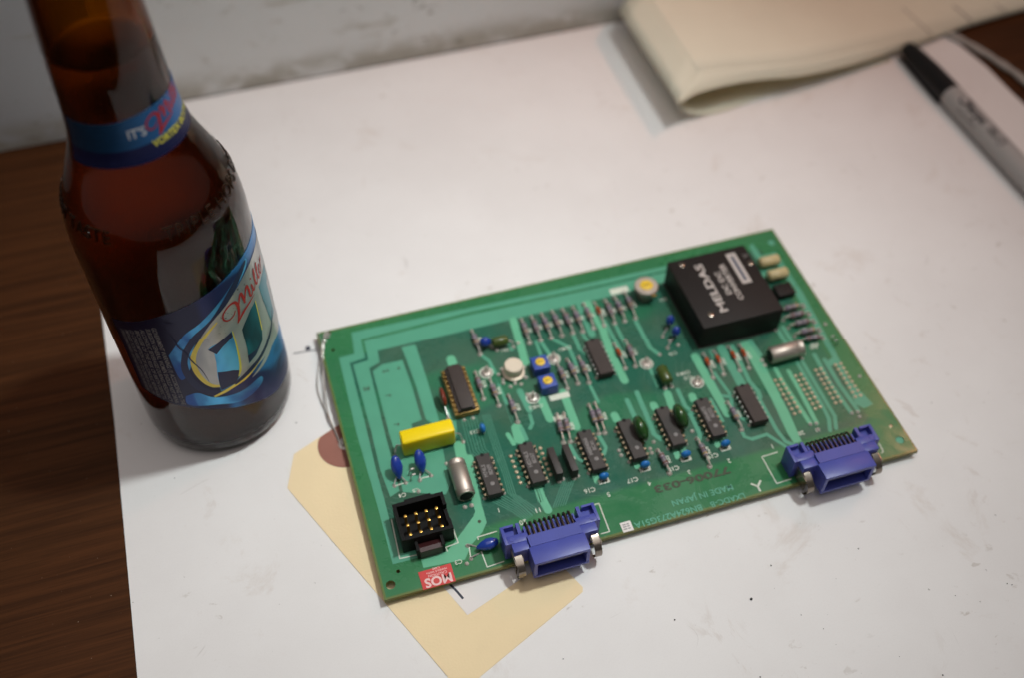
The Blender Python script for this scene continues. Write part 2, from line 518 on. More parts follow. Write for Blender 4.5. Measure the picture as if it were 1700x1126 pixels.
    def xf(s, mt):
        s.v = [tuple(mt @ Vector(p)) for p in s.v]
        return s
    def mesh(s, name, mats, smooth=35):
        me = bpy.data.meshes.new(name)
        me.from_pydata([(x * K, y * K, z * K) for x, y, z in s.v], [], s.f)
        for m in (mats if isinstance(mats, (list, tuple)) else [mats]):
            me.materials.append(M[m] if isinstance(m, str) else m)
        me.polygons.foreach_set('material_index', s.m)
        if smooth:
            me.polygons.foreach_set('use_smooth', [True] * len(s.f))
            me.set_sharp_from_angle(angle=R(smooth))
        me.update()
        return me
    def make(s, name, mats, parent=None, loc=(0, 0, 0), smooth=35):
        """the builder's coordinates are relative to loc; loc is a place in the scene"""
        return inst(name, s.mesh(name, mats, smooth), parent, loc)

def inst(name, me, parent=None, loc=(0, 0, 0), rz=0.0):
    o = bpy.data.objects.new(name, me)
    COL.objects.link(o)
    if parent: o.parent = parent
    o.location = (Vector(loc) - wl(parent)) * K
    if rz: o.rotation_euler = (0, 0, rz)
    WLOC[o.name] = Vector(loc)
    return o

def thing(name, label, cat, loc):
    o = bpy.data.objects.new(name, None)
    o.empty_display_size = 0.01
    COL.objects.link(o)
    o.location = Vector(loc) * K
    WLOC[o.name] = Vector(loc)
    o['label'], o['category'] = label, cat
    return o

_tc = {}
def text_geo(body, size, bold=0.0, align='CENTER'):
    key = (body, bold, align)
    if key not in _tc:
        cu = bpy.data.curves.new('lettering', 'FONT')
        cu.body = body
        cu.size = 1.0
        cu.align_x = align
        cu.align_y = 'CENTER'
        cu.offset = bold
        cu.resolution_u = 3
        cu.fill_mode = 'FRONT'
        ob = bpy.data.objects.new('lettering', cu)
        COL.objects.link(ob)
        dg = bpy.context.evaluated_depsgraph_get()
        me = bpy.data.meshes.new_from_object(ob.evaluated_get(dg))
        _tc[key] = ([(v.co.x, v.co.y) for v in me.vertices], [tuple(p.vertices) for p in me.polygons])
        bpy.data.objects.remove(ob)
        bpy.data.curves.remove(cu)
        bpy.data.meshes.remove(me)
    vs, fs = _tc[key]
    q = size / 0.70          # size is the height of a capital
    return [(x * q, y * q) for x, y in vs], fs

def ribbon(pts, w):
    """left and right rims of a stroke along a 2-D line"""
    pts = [Vector(p) for p in pts]
    L, Rr = [], []
    for i, p in enumerate(pts):
        a = pts[max(i - 1, 0)]
        b = pts[min(i + 1, len(pts) - 1)]
        d = (b - a)
        d = d.normalized() if d.length > 1e-9 else Vector((1, 0))
        n = Vector((-d.y, d.x))
        sc = 1.0
        if 0 < i < len(pts) - 1:
            d1 = (p - a).normalized()
            sc = 1.0 / max(0.5, n.dot(Vector((-d1.y, d1.x))))
        ww = w[i] if isinstance(w, (list, tuple)) else w
        L.append(p + n * ww * 0.5 * sc)
        Rr.append(p - n * ww * 0.5 * sc)
    return L, Rr

def smooth_line(pts, n=6):
    """Catmull-Rom through the points (any dimension)"""
    pts = [Vector(p) for p in pts]
    out = []
    for i in range(len(pts) - 1):
        p0, p1, p2, p3 = pts[max(i - 1, 0)], pts[i], pts[i + 1], pts[min(i + 2, len(pts) - 1)]
        for k in range(n):
            t = k / n
            out.append(0.5 * ((2 * p1) + (p2 - p0) * t + (2 * p0 - 5 * p1 + 4 * p2 - p3) * t * t + (3 * p1 - p0 - 3 * p2 + p3) * t ** 3))
    out.append(pts[-1])
    return out

# ------------------------------------------------------------------ setting: desk and wall
o = MB().box(-700, 1100, -620, 320, -26, -0.6).make('desk', 'wood', None, (0, 0, 0), 0)
o['kind'] = 'structure'
wv = [(-800, 168), (-68, 168), (-68, 182.5), (1200, 182.5), (1200, 330), (-800, 330)]
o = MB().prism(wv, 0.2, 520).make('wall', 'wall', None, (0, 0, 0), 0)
o['kind'] = 'structure'

# ------------------------------------------------------------------ white paper on the desk
pp = [(-88.5, 60), (-87.3, -18), (-87.8, -130), (-88.2, -330), (430, -330), (428, -60), (397, 0), (389.5, 45), (388.6, 62), (388.4, 84), (385, 108), (380, 122), (366, 150), (352, 181.8), (-66, 181.8), (-88.6, 167.2)]
paper = MB().prism(pp, -0.55, 0.0).make('paper_sheet', 'paper', None, (0, 0, 0), 0)
paper['label'] = 'large scuffed white paper sheet lying on the brown wood desk'
paper['category'] = 'paper'
mk = MB()
pm = [(-11.52, -4.94), (-8.09, -5.17), (-5.35, -5.37), (-2.98, -5.73), (-1.23, -5.71)]
L, Rr = ribbon(smooth_line(pm, 4), 0.55)
for a in range(len(L) - 1):
    mk.add([(*L[a], .03), (*L[a + 1], .03), (*Rr[a + 1], .03), (*Rr[a], .03)], [(0, 1, 2, 3)])
bx, by = [(-4.93, -3.83)][0]
mk.lathe([(1.2, 0.02), (1.0, 0.25), (0.4, 0.4)], 9, (bx, by, 0))
mk.make('pen_mark', 'penink', paper)
sp = MB()
for (x, y) in [(127.37, -166.75), (147.13, -184.74), (167.75, -201.88), (97.71, -165.85), (177.69, -125.68), (126.52, 145.75), (5.36, 65.80), (215.29, 101.15), (178.68, -212.31), (54.77, -167.79), (141.95, -177.62), (117.82, -194.12), (221.49, -189.90), (220.07, -188.96), (199.21, -187.50), (206.51, -192.23), (-16.57, -41.04), (-66.78, -53.14), (174.77, -160.00), (140.27, -156.63)]:
    s_ = random.uniform(0.16, 0.34)
    sp.ell((x, y, s_ * 0.3), s_, s_ * random.uniform(.5, 1), s_ * 0.45, 7, 4)
bx, by = [(127.37, -166.75)][0]
sp.ell((bx, by, 0.3), 0.55, 0.5, 0.35, 8, 5)
so = sp.make('grit', 'hole', paper)
so['kind'] = 'stuff'

# ------------------------------------------------------------------ beer bottle
BX, BY = -43.6, -19.4
PROF = [(0, 24.5), (1.2, 26.3), (3.5, 28.2), (8, 29.4), (14, 29.7), (30, 29.7), (60, 29.7), (95, 29.65), (104, 29.6), (110, 29.35), (116, 28.6), (121, 27.4), (126, 25.6), (131, 23.5), (136, 21.4), (141, 19.5), (146, 18.1), (151, 17.4), (158, 16.9), (166, 16.5), (176, 16.0), (190, 15.1), (204, 14.1), (214, 13.5), (216, 13.4), (217, 14.6), (221, 14.8), (223, 13.6), (226, 13.4), (228, 12.6)]
def br(z):
    for (z0, r0), (z1, r1) in zip(PROF, PROF[1:]):
        if z <= z1: return r0 + (r1 - r0) * (z - z0) / (z1 - z0)
    return PROF[-1][1]
bottle = thing('beer_bottle', 'brown glass beer bottle with blue foil labels standing on the white paper', 'bottle', (BX, BY, 0))
ps = smooth_line([(r, z) for z, r in PROF], 3)
outer = [(0.0, 2.2), (14, 1.8), (20, 0.5), (22.6, 0.02)] + [tuple(p) for p in ps]
inner = [(r - 2.6 if z > 8 else r - 4.4, z) for z, r in PROF if 5 < z < 214]
inner = [tuple(p) for p in smooth_line([(r, z) for r, z in inner], 3)]
inner = [(0.0, 6.2), (12, 5.4), (20, 5.2), (23, 6.0)] + inner + [(10.3, 216), (10.2, 227)]
MB().lathe(outer + [(11.2, 228.2)] + inner[::-1], 96).make('glass_shell', 'amber', bottle, (BX, BY, 0), 60)
LV = 175.5
liq = [(r + 0.06, z + (-0.06 if i < 4 else 0)) for i, (r, z) in enumerate(inner) if z < LV]
rl = br(LV) - 2.6
MB().lathe(liq + [(rl + 0.06, LV), (rl - 0.5, LV - 0.7), (rl - 2, LV - 1.1), (0.0, LV - 1.2)], 64).make('beer', 'beer', bottle, (BX, BY, 0), 60)

def cyl(off):
    def f(a, z):
        r = br(z) + off
        return (r * math.cos(R(a)), r * math.sin(R(a)), z)
    return f
def interp(tab, a):
    for (a0, v0), (a1, v1) in zip(tab, tab[1:]):
        if a <= a1:
            t = (a - a0) / (a1 - a0)
            t = max(0, t)
            return v0 + (v1 - v0) * t
    return tab[-1][1]
def wrap_sheet(name, mt, top, bot, off, parent, th=0.10, n=72, m=14):
    """a label glued round the bottle: an outer face, rims and an inner face, with a (angle, height) map"""
    a0, a1 = top[0][0], top[-1][0]
    f1, f0 = cyl(off + th), cyl(off)
    vs, uv, fs = [], [], []
    for f in (f1, f0):
        for j in range(m + 1):
            for i in range(n + 1):
                a = a0 + (a1 - a0) * i / n
                zb, zt = interp(bot, a), interp(top, a)
                z = zb + (zt - zb) * j / m
                vs.append(f(a, z))
                uv.append((i / n, j / m))
    W = n + 1
    H = W * (m + 1)
    for j in range(m):
        for i in range(n):
            q = (j * W + i, j * W + i + 1, (j + 1) * W + i + 1, (j + 1) * W + i)
            fs.append(q)
            fs.append(tuple(k + H for k in q[::-1]))
    rim = [i for i in range(W)] + [j * W + n for j in range(1, m + 1)] + [m * W + i for i in range(n - 1, -1, -1)] + [j * W for j in range(m - 1, 0, -1)]
    for p, q in zip(rim, rim[1:] + rim[:1]):
        fs.append((q, p, p + H, q + H))
    me = bpy.data.meshes.new(name)
    me.from_pydata([(x * K, y * K, z * K) for x, y, z in vs], [], fs)
    me.materials.append(M[mt])
    ul = me.uv_layers.new(name='map')
    for lp in me.loops:
        ul.data[lp.index].uv = uv[lp.vertex_index]
    me.polygons.foreach_set('use_smooth', [True] * len(fs))
    me.set_sharp_from_angle(angle=R(40))
    return inst(name, me, parent, (BX, BY, 0))

TOP = [(-144, 79.5), (-125, 82.8), (-105, 87.2), (-88, 90.0), (-69, 92.5), (-50, 94.8), (-30, 96.4), (-12, 97), (6, 96.4), (26, 94.8), (45, 92.5), (64, 90), (81, 87.2), (101, 82.8), (120, 79.5)]
BOT = [(-144, 39.5), (-125, 37.0), (-105, 34.6), (-88, 31.5), (-69, 27.5), (-50, 22.5), (-38, 20.2), (-12, 18.5), (14, 20.2), (26, 22.5), (45, 27.5), (64, 31.5), (81, 34.6), (101, 37), (120, 39.5)]
lab = wrap_sheet('front_label', 'label', TOP, BOT, 0.05, bottle, n=96)

def fill(poly, off, mb, sub=5):
    """a printed patch: polygon in (angle, height), cut into narrow upright slices so it hugs the glass"""
    bm = bmesh.new()
    f = bm.faces.new([bm.verts.new((a, z, 0)) for a, z in poly])
    bmesh.ops.triangulate(bm, faces=[f])
    lo, hi = min(p[0] for p in poly), max(p[0] for p in poly)
    k = math.ceil(lo / sub) * sub
    while k < hi:
        bmesh.ops.bisect_plane(bm, geom=bm.verts[:] + bm.edges[:] + bm.faces[:], plane_co=(k, 0, 0), plane_no=(1, 0, 0))
        k += sub
    g = cyl(off)
    for v in bm.verts: v.co = Vector(g(v.co.x, v.co.y))
    bmesh.ops.recalc_face_normals(bm, faces=bm.faces[:])
    bm.normal_update()
    for f in bm.faces:
        c = f.calc_center_median()
        if f.normal.x * c.x + f.normal.y * c.y < 0: f.normal_flip()
    mb.bm(bm)
def stroke(pts, w, off, mb, n=6):
    """a printed line in (angle, height); widths in mm"""
    q = [(a * 0.518, z) for a, z in pts]
    ww = w
    q2 = smooth_line(q, n)
    if isinstance(w, (list, tuple)):
        ww = []
        for i in range(len(q2)):
            t = i / (len(q2) - 1) * (len(w) - 1)
            j = min(int(t), len(w) - 2)
            ww.append(w[j] + (w[j + 1] - w[j]) * (t - j))
    L, Rr = ribbon(q2, ww)
    g = cyl(off)
    for i in range(len(L) - 1):
        mb.add([g(p.x / 0.518, p.y) for p in (L[i], Rr[i], Rr[i + 1], L[i + 1])], [(0, 1, 2, 3)])

def round_poly(p):
    q = smooth_line([(a * 0.518, z) for a, z in p] + [(p[0][0] * 0.518, p[0][1])], 5)[:-1]
    return [(v.x / 0.518, v.y) for v in q]
def deco(name, mt, off, polys=(), strokes=(), parent=lab, sub=5, soft=False):
    mb = MB()
    for p in polys: fill(round_poly(p) if soft else p, off, mb, sub)
    for p, w in strokes: stroke(p, w, off, mb)
    return mb.make(name, mt, parent, (BX, BY, 0))

# blue bands, oval field, letters and swashes of the emblem
deco('blue_band', 'brightblue', 0.19, [[(-108, 66), (-94, 76), (-82, 80), (-66, 85.5), (-52, 90), (-36, 94), (-36, 91), (-52, 86.5), (-66, 82), (-80, 76), (-90, 69), (-97, 58), (-106, 52)],
     [(-107, 42), (-98, 43.5), (-88, 39), (-70, 36.5), (-52, 37), (-52, 33), (-70, 31), (-88, 34.5), (-107, 36.5)]], soft=True)
deco('navy_band', 'navy', 0.22, [[(-98, 68), (-88, 75), (-74, 80), (-56, 88.5), (-40, 93.5), (-36, 92.6), (-50, 87.0), (-66, 80.5), (-80, 75.5), (-92, 68), (-97.5, 61), (-97, 52), (-90, 44.5), (-82, 41.6), (-82, 39.6), (-92, 41.5), (-100, 48), (-103, 58)]], soft=True)
deco('silver_oval', 'silver', 0.25, [[(-93, 63), (-90, 68), (-84, 73), (-74, 78.5), (-62, 82.5), (-50, 86.5), (-36, 89.5), (-18, 91), (0, 90), (14, 86), (24, 78), (28, 66), (26, 56), (18, 48), (6, 43.5), (-10, 42.5), (-28, 44), (-46, 44), (-60, 43.5), (-72, 43), (-82, 43.6), (-90, 50), (-93.5, 57)]], sub=4, soft=True)
deco('yellow_outline', 'yelfoil', 0.30, strokes=[([(-70.5, 77.5), (-78, 74.5), (-87, 69.5), (-92.8, 63.5), (-94.0, 57), (-91.5, 50.5), (-87, 46.2), (-81.5, 44.6)], [0.5, 1.1, 1.6, 1.9, 1.9, 1.7, 1.5, 1.3]),
     ([(-88, 39.6), (-80, 40.6), (-72, 41.6), (-62, 42.4), (-50, 45.0), (-40, 47.5), (-30, 51)], [0.9, 1.5, 1.5, 1.5, 1.2, 0.8, 0.3])])
deco('letter', 'brightblue', 0.31, [[(-82, 65.8), (-79.5, 66.8), (-74.5, 67.2), (-62.5, 69.6), (-62.8, 60), (-64.2, 52), (-67, 44.6), (-72, 42.4), (-82.4, 41.6), (-81.6, 50), (-79.4, 58), (-78.6, 63.8)]], sub=3)
deco('letter', 'teal', 0.31, [[(-55.2, 66.8), (-52, 68.6), (-44, 72), (-37, 73.2), (-37.6, 66), (-38, 58), (-40.5, 53), (-50, 49.4), (-57.5, 48.2), (-55.6, 56)]], sub=3)
deco('letter', 'teal', 0.31, [[(-29, 76), (-20, 77), (-8, 76.5), (-7, 70), (-14, 69.5), (-14, 54), (-24, 53), (-26, 60), (-28, 68)]], sub=3)
deco('letter', 'teal', 0.31, [[(2, 76), (18, 74), (17, 70), (6, 70.5), (6, 65.5), (15, 65), (15, 61), (6, 61), (6, 56), (17, 58), (17, 54), (2, 51)]], sub=3)
deco('letter_shadow', 'navy', 0.335, [[(-81.8, 65.8), (-76, 67), (-63.2, 69.4), (-63.2, 66.8), (-72, 64.5), (-77.5, 62)], [(-80.6, 52.5), (-70, 50), (-65.8, 48.2), (-67.4, 44.8), (-72, 42.6), (-82.2, 41.9), (-81.9, 47)], [(-56.8, 52.5), (-48, 51.8), (-41.2, 53.6), (-50, 49.7), (-57.2, 48.6)]], sub=3)
deco('yellow_edge', 'lime', 0.345, strokes=[([(-62.4, 69.4), (-62.5, 62), (-63.4, 54), (-65.0, 48.4), (-67.6, 45.2)], [0.4, 0.6, 0.8, 1.0, 0.4]), ([(-37.0, 73), (-37.4, 66), (-38.1, 57.5)], [0.4, 0.5, 0.5])])
deco('swash', 'navy', 0.325, strokes=[([(-72, 42.4), (-58, 44.6), (-46, 46.8), (-34, 49.6), (-24, 53), (-16, 58)], [1.6, 2.4, 2.4, 2.0, 1.4, 0.5])])
deco('swash', 'silver', 0.355, strokes=[([(-60, 46.4), (-50, 47.4), (-38, 50.2), (-28, 54)], [0.3, 0.9, 0.9, 0.3]), ([(-58, 40.2), (-44, 42.6), (-32, 46), (-20, 51)], [0.4, 2.2, 2.4, 0.8])])
deco('scuff_line', 'navy', 0.40, strokes=[([(-104, 84.5), (-101, 83.6), (-97, 83.2)], [0.2, 0.5, 0.3]), ([(-102, 77), (-99.5, 71), (-96.5, 67), (-94, 62), (-90, 56), (-88, 49)], [0.25, 0.55, 0.3, 0.5, 0.3, 0.1])])
# red script on the oval
def script(mb, strokes_, org, ax, sc, off, w):
    """strokes in a small (x, y) frame -> (angle, height)"""
    for pts, ww in strokes_:
        P = [(org[0] + (x * ax[0] - y * ax[1] * 0.2) * sc / 0.518, org[1] + (x * ax[1] + y) * sc) for x, y in pts]
        stroke(P, [q * w for q in ww], off, mb, 5)
SCR = [
 ([(0.55, 0.55), (0.25, 0.15), (-0.35, 0.1), (-0.75, 0.6), (-0.6, 1.25), (0.1, 1.65), (0.75, 1.45), (0.95, 0.7), (0.8, -0.2), (0.4, -1.1)], [0.5, 0.6, 0.7, 0.8, 0.8, 0.9, 1.3, 1.5, 1.2, 0.5]),
 ([(0.85, 0.2), (1.2, 1.1), (1.6, 1.7), (1.75, 1.0), (1.75, 0.2)], [0.6, 0.8, 1.1, 1.3, 0.9]),
 ([(1.75, 0.3), (2.1, 1.1), (2.5, 1.65), (2.65, 0.9), (2.6, 0.25), (2.85, 0.05), (3.1, 0.4)], [0.6, 0.8, 1.1, 1.3, 1.0, 0.8, 0.5]),
 ([(3.15, 1.1), (3.2, 0.5), (3.3, 0.1), (3.6, 0.3)], [1.0, 1.1, 0.9, 0.5]),
 ([(3.2, 1.65), (3.3, 1.8)], [0.9, 0.8]),
 ([(3.6, 0.3), (4.0, 1.3), (4.05, 2.1), (3.85, 1.6), (3.85, 0.5), (4.0, 0.1), (4.25, 0.3)], [0.5, 0.7, 0.8, 1.0, 1.1, 0.8, 0.5]),
 ([(4.25, 0.3), (4.65, 1.3), (4.7, 2.1), (4.5, 1.6), (4.5, 0.5), (4.65, 0.1), (4.9, 0.3)], [0.5, 0.7, 0.8, 1.0, 1.1, 0.8, 0.5]),
 ([(4.9, 0.4), (5.25, 0.75), (5.3, 1.1), (5.05, 1.0), (5.0, 0.4), (5.25, 0.05), (5.6, 0.3)], [0.5, 0.8, 0.9, 1.0, 1.0, 0.8, 0.5]),
 ([(5.6, 0.3), (5.8, 1.1), (5.95, 0.9), (6.3, 1.1)], [0.5, 1.0, 0.8, 0.9]),
 ([(0.4, -1.1), (1.2, -0.55), (2.2, -0.35), (3.2, -0.3)], [0.4, 1.5, 1.0, 0.2])]
mb = MB()
script(mb, SCR, (-60, 75.3), (1.0, 0.17), 3.9, 0.38, 0.85)
mb.make('script_lettering', 'redfoil', lab, (BX, BY, 0))
# the block of small print at the label's left end: lines running up the label
mb = MB()
rows = ['GOVERNMENT WARNING: (1) ACCORDING TO THE', 'SURGEON GENERAL, WOMEN SHOULD NOT DRINK', 'ALCOHOLIC BEVERAGES DURING PREGNANCY', 'BECAUSE OF THE RISK OF BIRTH DEFECTS.', '(2) CONSUMPTION OF ALCOHOLIC BEVERAGES', 'IMPAIRS YOUR ABILITY TO DRIVE A CAR OR', 'OPERATE MACHINERY, AND MAY CAUSE HEALTH PROBLEMS']
for k, t in enumerate(rows):
    a = -111.0 - k * 4.4
    z1, z0 = interp(TOP, a) - 4.5, interp(BOT, a) + 1.2
    vs, fs = text_geo(t, 1.0, 0.012, 'LEFT')
    wdt = max(v[0] for v in vs)
    g = cyl(0.19)
    mb.add([g(a + y * 1.62 / 0.518, z1 - x / wdt * (z1 - z0)) for x, y in vs], fs)
mb.make('small_print', 'textgrey', lab, (BX, BY, 0))

# neck label
neck = wrap_sheet('neck_label', 'necklabel', [(-155, 157.5), (-99, 158.5), (-56, 160), (-10, 160), (60, 158.5), (115, 157.5)], [(-155, 142.0), (-99, 143.4), (-52, 143.6), (0, 143.6), (60, 143.4), (115, 142)], 0.05, bottle, n=64, m=8)
def neck_text(name, mt, body, a0, z, size, bold, slope=0.0):
    mb = MB()
    vs, fs = text_geo(body, size, bold, 'LEFT')
    g = cyl(0.20)
    mb.add([g(a0 + x * 0.86 / 17.2 * 57.3, z + y + slope * x) for x, y in vs], fs)
    return mb.make(name, mt, neck, (BX, BY, 0))
neck_text('printed_word', 'white', "IT'S", -87.5, 153.6, 3.1, 0.02)
neck_text('printed_word', 'lime', 'VORTEX BOTTLE', -66.5, 148.2, 2.3, 0.02)
mb = MB()
def nscript(mb, strokes_, org, sc, w):
    g = cyl(0.21)
    for pts, ww in strokes_:
        P = smooth_line([(x * sc, y * sc + 0.15 * x * sc) for x, y in pts], 5)
        wv_ = []
        for i in range(len(P)):
            t = i / (len(P) - 1) * (len(ww) - 1)
            j = min(int(t), len(ww) - 2)
            wv_.append((ww[j] + (ww[j + 1] - ww[j]) * (t - j)) * w)
        L, Rr = ribbon(P, wv_)
        for i in range(len(L) - 1):
            mb.add([g(org[0] + p.x / 17.2 * 57.3, org[1] + p.y) for p in (L[i], Rr[i], Rr[i + 1], L[i + 1])], [(0, 1, 2, 3)])
nscript(mb, SCR, (-60, 152.9), 2.75, 0.75)
mb.make('script_lettering', 'redfoil', neck, (BX, BY, 0))
# words moulded in the glass round the shoulder
mb = MB()
for body, a0, al in (('TRIPLE HOPS BREWED', -85, 'LEFT'), ('GREAT TASTE', -119, 'RIGHT')):
    vs, fs = text_geo(body, 4.8, -0.012, al)
    n = len(vs)
    g0, g1 = cyl(-0.08), cyl(0.55)
    V0 = [(a0 + x * 0.92 / 27.4 * 57.3, 121.2 + y * 0.95) for x, y in vs]
    ed = {}
    for f in fs:
        for i, j in zip(f, f[1:] + f[:1]):
            ed[(i, j)] = 1
    side = [(i, j) for (i, j) in ed if (j, i) not in ed]
    mb.add([g1(*p) for p in V0] + [g0(*p) for p in V0], list(fs) + [tuple(i + n for i in f[::-1]) for f in fs] + [(j, i, i + n, j + n) for i, j in side])
mb.make('embossed_lettering', 'moulded', bottle, (BX, BY, 0), 30)

# ------------------------------------------------------------------ circuit board
ZT, BL, BD, TH = 4.5, 216.6, 130.0, 2.0
CX, CY = BL / 2, -BD / 2
pcb = thing('circuit_board', 'green printed circuit board with chips and two blue connectors lying on the paper', 'circuit board', (CX, CY, 0))

def plate_with_holes(outer, holes, half):
    cu = bpy.data.curves.new('outline', 'CURVE')
    cu.dimensions = '2D'
    cu.fill_mode = 'BOTH'
    cu.extrude = half * K
    def spl(pts):
        s_ = cu.splines.new('POLY')
        s_.points.add(len(pts) - 1)
        for p, (x, y) in zip(s_.points, pts): p.co = (x * K, y * K, 0, 1)
        s_.use_cyclic_u = True
    spl(outer)
    for (x, y, r) in holes:
        spl([(x + r * math.cos(2 * math.pi * i / 20), y + r * math.sin(2 * math.pi * i / 20)) for i in range(20)])
    ob = bpy.data.objects.new('outline', cu)
    COL.objects.link(ob)
    dg = bpy.context.evaluated_depsgraph_get()
    me = bpy.data.meshes.new_from_object(ob.evaluated_get(dg))
    bpy.data.objects.remove(ob)
    bpy.data.curves.remove(cu)
    return me
hp = [(3.47, -124.76), (212.26, -7.98), (212.31, -123.38), (5.00, -1.57)]
HOLES = [(x - CX, y - CY, r) for (x, y), r in zip(hp, (1.75, 1.7, 1.7, 1.2))]
hs = [(7.32, -120.34), (212.28, -116.36), (209.34, -19.53), (5.08, -11.66)]
HOLES += [(x - CX, y - CY, 0.75) for x, y in hs]
me = plate_with_holes([(-BL / 2, BD / 2), (-BL / 2, -BD / 2), (BL / 2, -BD / 2), (BL / 2, BD / 2)], HOLES, TH / 2)
me.materials.clear()
me.materials.append(M['mask'])
me.materials.append(M['fr4'])
for p in me.polygons:
    p.material_index = 0 if abs(p.normal.z) > 0.5 else 1
for (x, y), r_ in zip(hp[1:3] + hs[1:2], (1.6, 1.6, 0.72)):  # added pale discs imitate the lit paper seen through these holes
    MB().lathe([(r_, -1.4), (r_, -0.25), (r_ * .8, -0.2), (0, -0.2)], 18).make('lit_hole_disc', 'silkdim' if r_ > 1 else 'tanpad', pcb, (x, y, ZT))
me.name = 'board_plate'
inst('board_plate', me, pcb, (CX, CY, ZT - TH / 2))
# solder stubs under the board keep it off the paper
mb = MB()
for i in range(14):
    for j in range(9):
        x, y = 8 + i * 15.4 + random.uniform(-4, 4), -8 - j * 14.2 + random.uniform(-4, 4)
        zb = 0.0
        mb.lathe([(0.25, zb + 0.85), (0.5, zb + 1.6), (0.95, ZT - TH)], 6, (x, y, 0))
        if random.random() < .25: mb.lathe([(0.3, 0.6 + 0.0), (0.35, 1.0)], 6, (x, y, 0))
for x, y in ((6, -120), (210, -6), (210, -124), (90, -6), (5, -8)):
    mb.lathe([(0.5, 0.62 if x == 6 else 0.02), (1.2, ZT - TH)], 8, (x, y, 0))
so = mb.make('solder_joints', 'solder', pcb)
so['kind'] = 'stuff'

_tz = [0]
def tz():
    _tz[0] += 1
    return ZT + 0.030 + (_tz[0] % 40) * 0.0022
def trace_poly(poly, m='trace'):
    z = tz()
    c = Vector((sum(p[0] for p in poly) / len(poly), sum(p[1] for p in poly) / len(poly), ZT))
    return MB().prism([(x - c.x, y - c.y) for x, y in poly], -0.01, z - ZT).make('copper_trace', m, pcb, c, 0)
def trace_line(pts, w, m='trace', rnd=True):
    z = tz() - ZT
    c = Vector((*pts[0], ZT))
    L, Rr = ribbon(pts, w)
    mb = MB()
    n = len(L)
    vs = [(p.x - c.x, p.y - c.y, z) for p in L] + [(p.x - c.x, p.y - c.y, z) for p in Rr] + [(p.x - c.x, p.y - c.y, -.01) for p in L] + [(p.x - c.x, p.y - c.y, -.01) for p in Rr]
    fs = []
    for i in range(n - 1):
        fs += [(i + n, i + n + 1, i + 1, i), (i, i + 1, i + 1 + 2 * n, i + 2 * n), (i + n + 1, i + n, i + 3 * n, i + 1 + 3 * n)]
    fs += [(0, 2 * n, 3 * n, n), (n - 1, 2 * n - 1, 4 * n - 1, 3 * n - 1)]
    mb.add(vs, fs)
    if rnd:
        for q_, e in enumerate((pts[0], pts[-1])):
            mb.lathe([(w / 2, -0.01), (w / 2, z + 0.0008 + 0.0007 * q_)], 12, (e[0] - c.x, e[1] - c.y, 0))
    return mb.make('copper_trace', m, pcb, c, 0)

# broad copper bands of the left half
trace_poly([(14.56, -4.15), (67.29, -5.44), (115.66, -6.87), (161.11, -7.50), (159.95, -10.27), (114.57, -9.93), (66.38, -8.63), (18.35, -10.04), (17.67, -20.64), (10.99, -21.28), (10.71, -57.91), (10.15, -75.49), (10.20, -98.67), (10.63, -109.43), (17.41, -109.95), (17.10, -112.99), (6.71, -117.24), (7.82, -54.27), (5.65, -56.34), (6.64, -16.50), (13.30, -16.37)][:0] or
           [(14.56, -4.15), (67.29, -5.44), (115.66, -6.87), (161.11, -7.50), (160.10, -9.93), (114.75, -9.43), (66.57, -7.96), (17.72, -9.33), (17.18, -19.81), (10.36, -20.58), (9.79, -57.62), (9.25, -75.22), (9.35, -88.28), (8.95, -113.58), (16.43, -113.82), (16.28, -117.13), (6.08, -117.04), (6.22, -90.63), (5.65, -56.34), (6.64, -16.50), (13.30, -16.37)])
trace_poly([(18.65, -10.48), (66.14, -9.46), (114.27, -10.78), (159.66, -10.96), (157.10, -17.11), (111.90, -17.49), (81.89, -17.37), (63.84, -17.53), (23.11, -17.55), (22.43, -23.95), (17.64, -25.67), (16.47, -59.68), (16.34, -68.63), (15.71, -87.45), (11.77, -89.03), (10.82, -75.70), (11.40, -58.12), (11.61, -21.97), (18.22, -21.31)])
trace_poly([(18.71, -27.82), (23.14, -25.35), (31.94, -25.53), (32.42, -40.42), (32.11, -57.76), (27.69, -58.40), (27.57, -61.89), (34.16, -61.47), (36.84, -59.83), (36.71, -73.43), (35.00, -90.59), (32.32, -94.26), (16.91, -88.38), (18.15, -69.19), (18.08, -60.18)])
trace_poly([(33.19, -18.76), (38.83, -18.94), (39.28, -19.77), (39.31, -37.63), (38.78, -60.12), (36.62, -61.61), (33.81, -57.97), (34.16, -40.63), (33.59, -25.20)])
trace_line([(51.75, -31.12), (51.64, -33.45), (52.00, -36.90)], 4.0, 'trace2')
trace_poly([(42.03, -56.45), (45.78, -55.72), (45.68, -60.70), (43.95, -68.76), (41.35, -71.88), (41.26, -64.88)], 'trace')
trace_poly([(41.35, -71.88), (45.86, -71.76), (45.06, -78.08), (45.95, -83.64), (44.23, -102.92), (43.92, -110.44), (41.25, -113.89), (35.92, -117.77), (31.89, -122.98), (16.46, -121.77), (16.46, -118.21), (27.00, -117.35), (30.83, -114.36), (39.86, -106.48), (41.09, -104.69), (40.55, -90.60), (40.75, -78.52)], 'trace2')
trace_line([(45.81, -80.67), (45.42, -82.89)], 2.6, 'trace2')
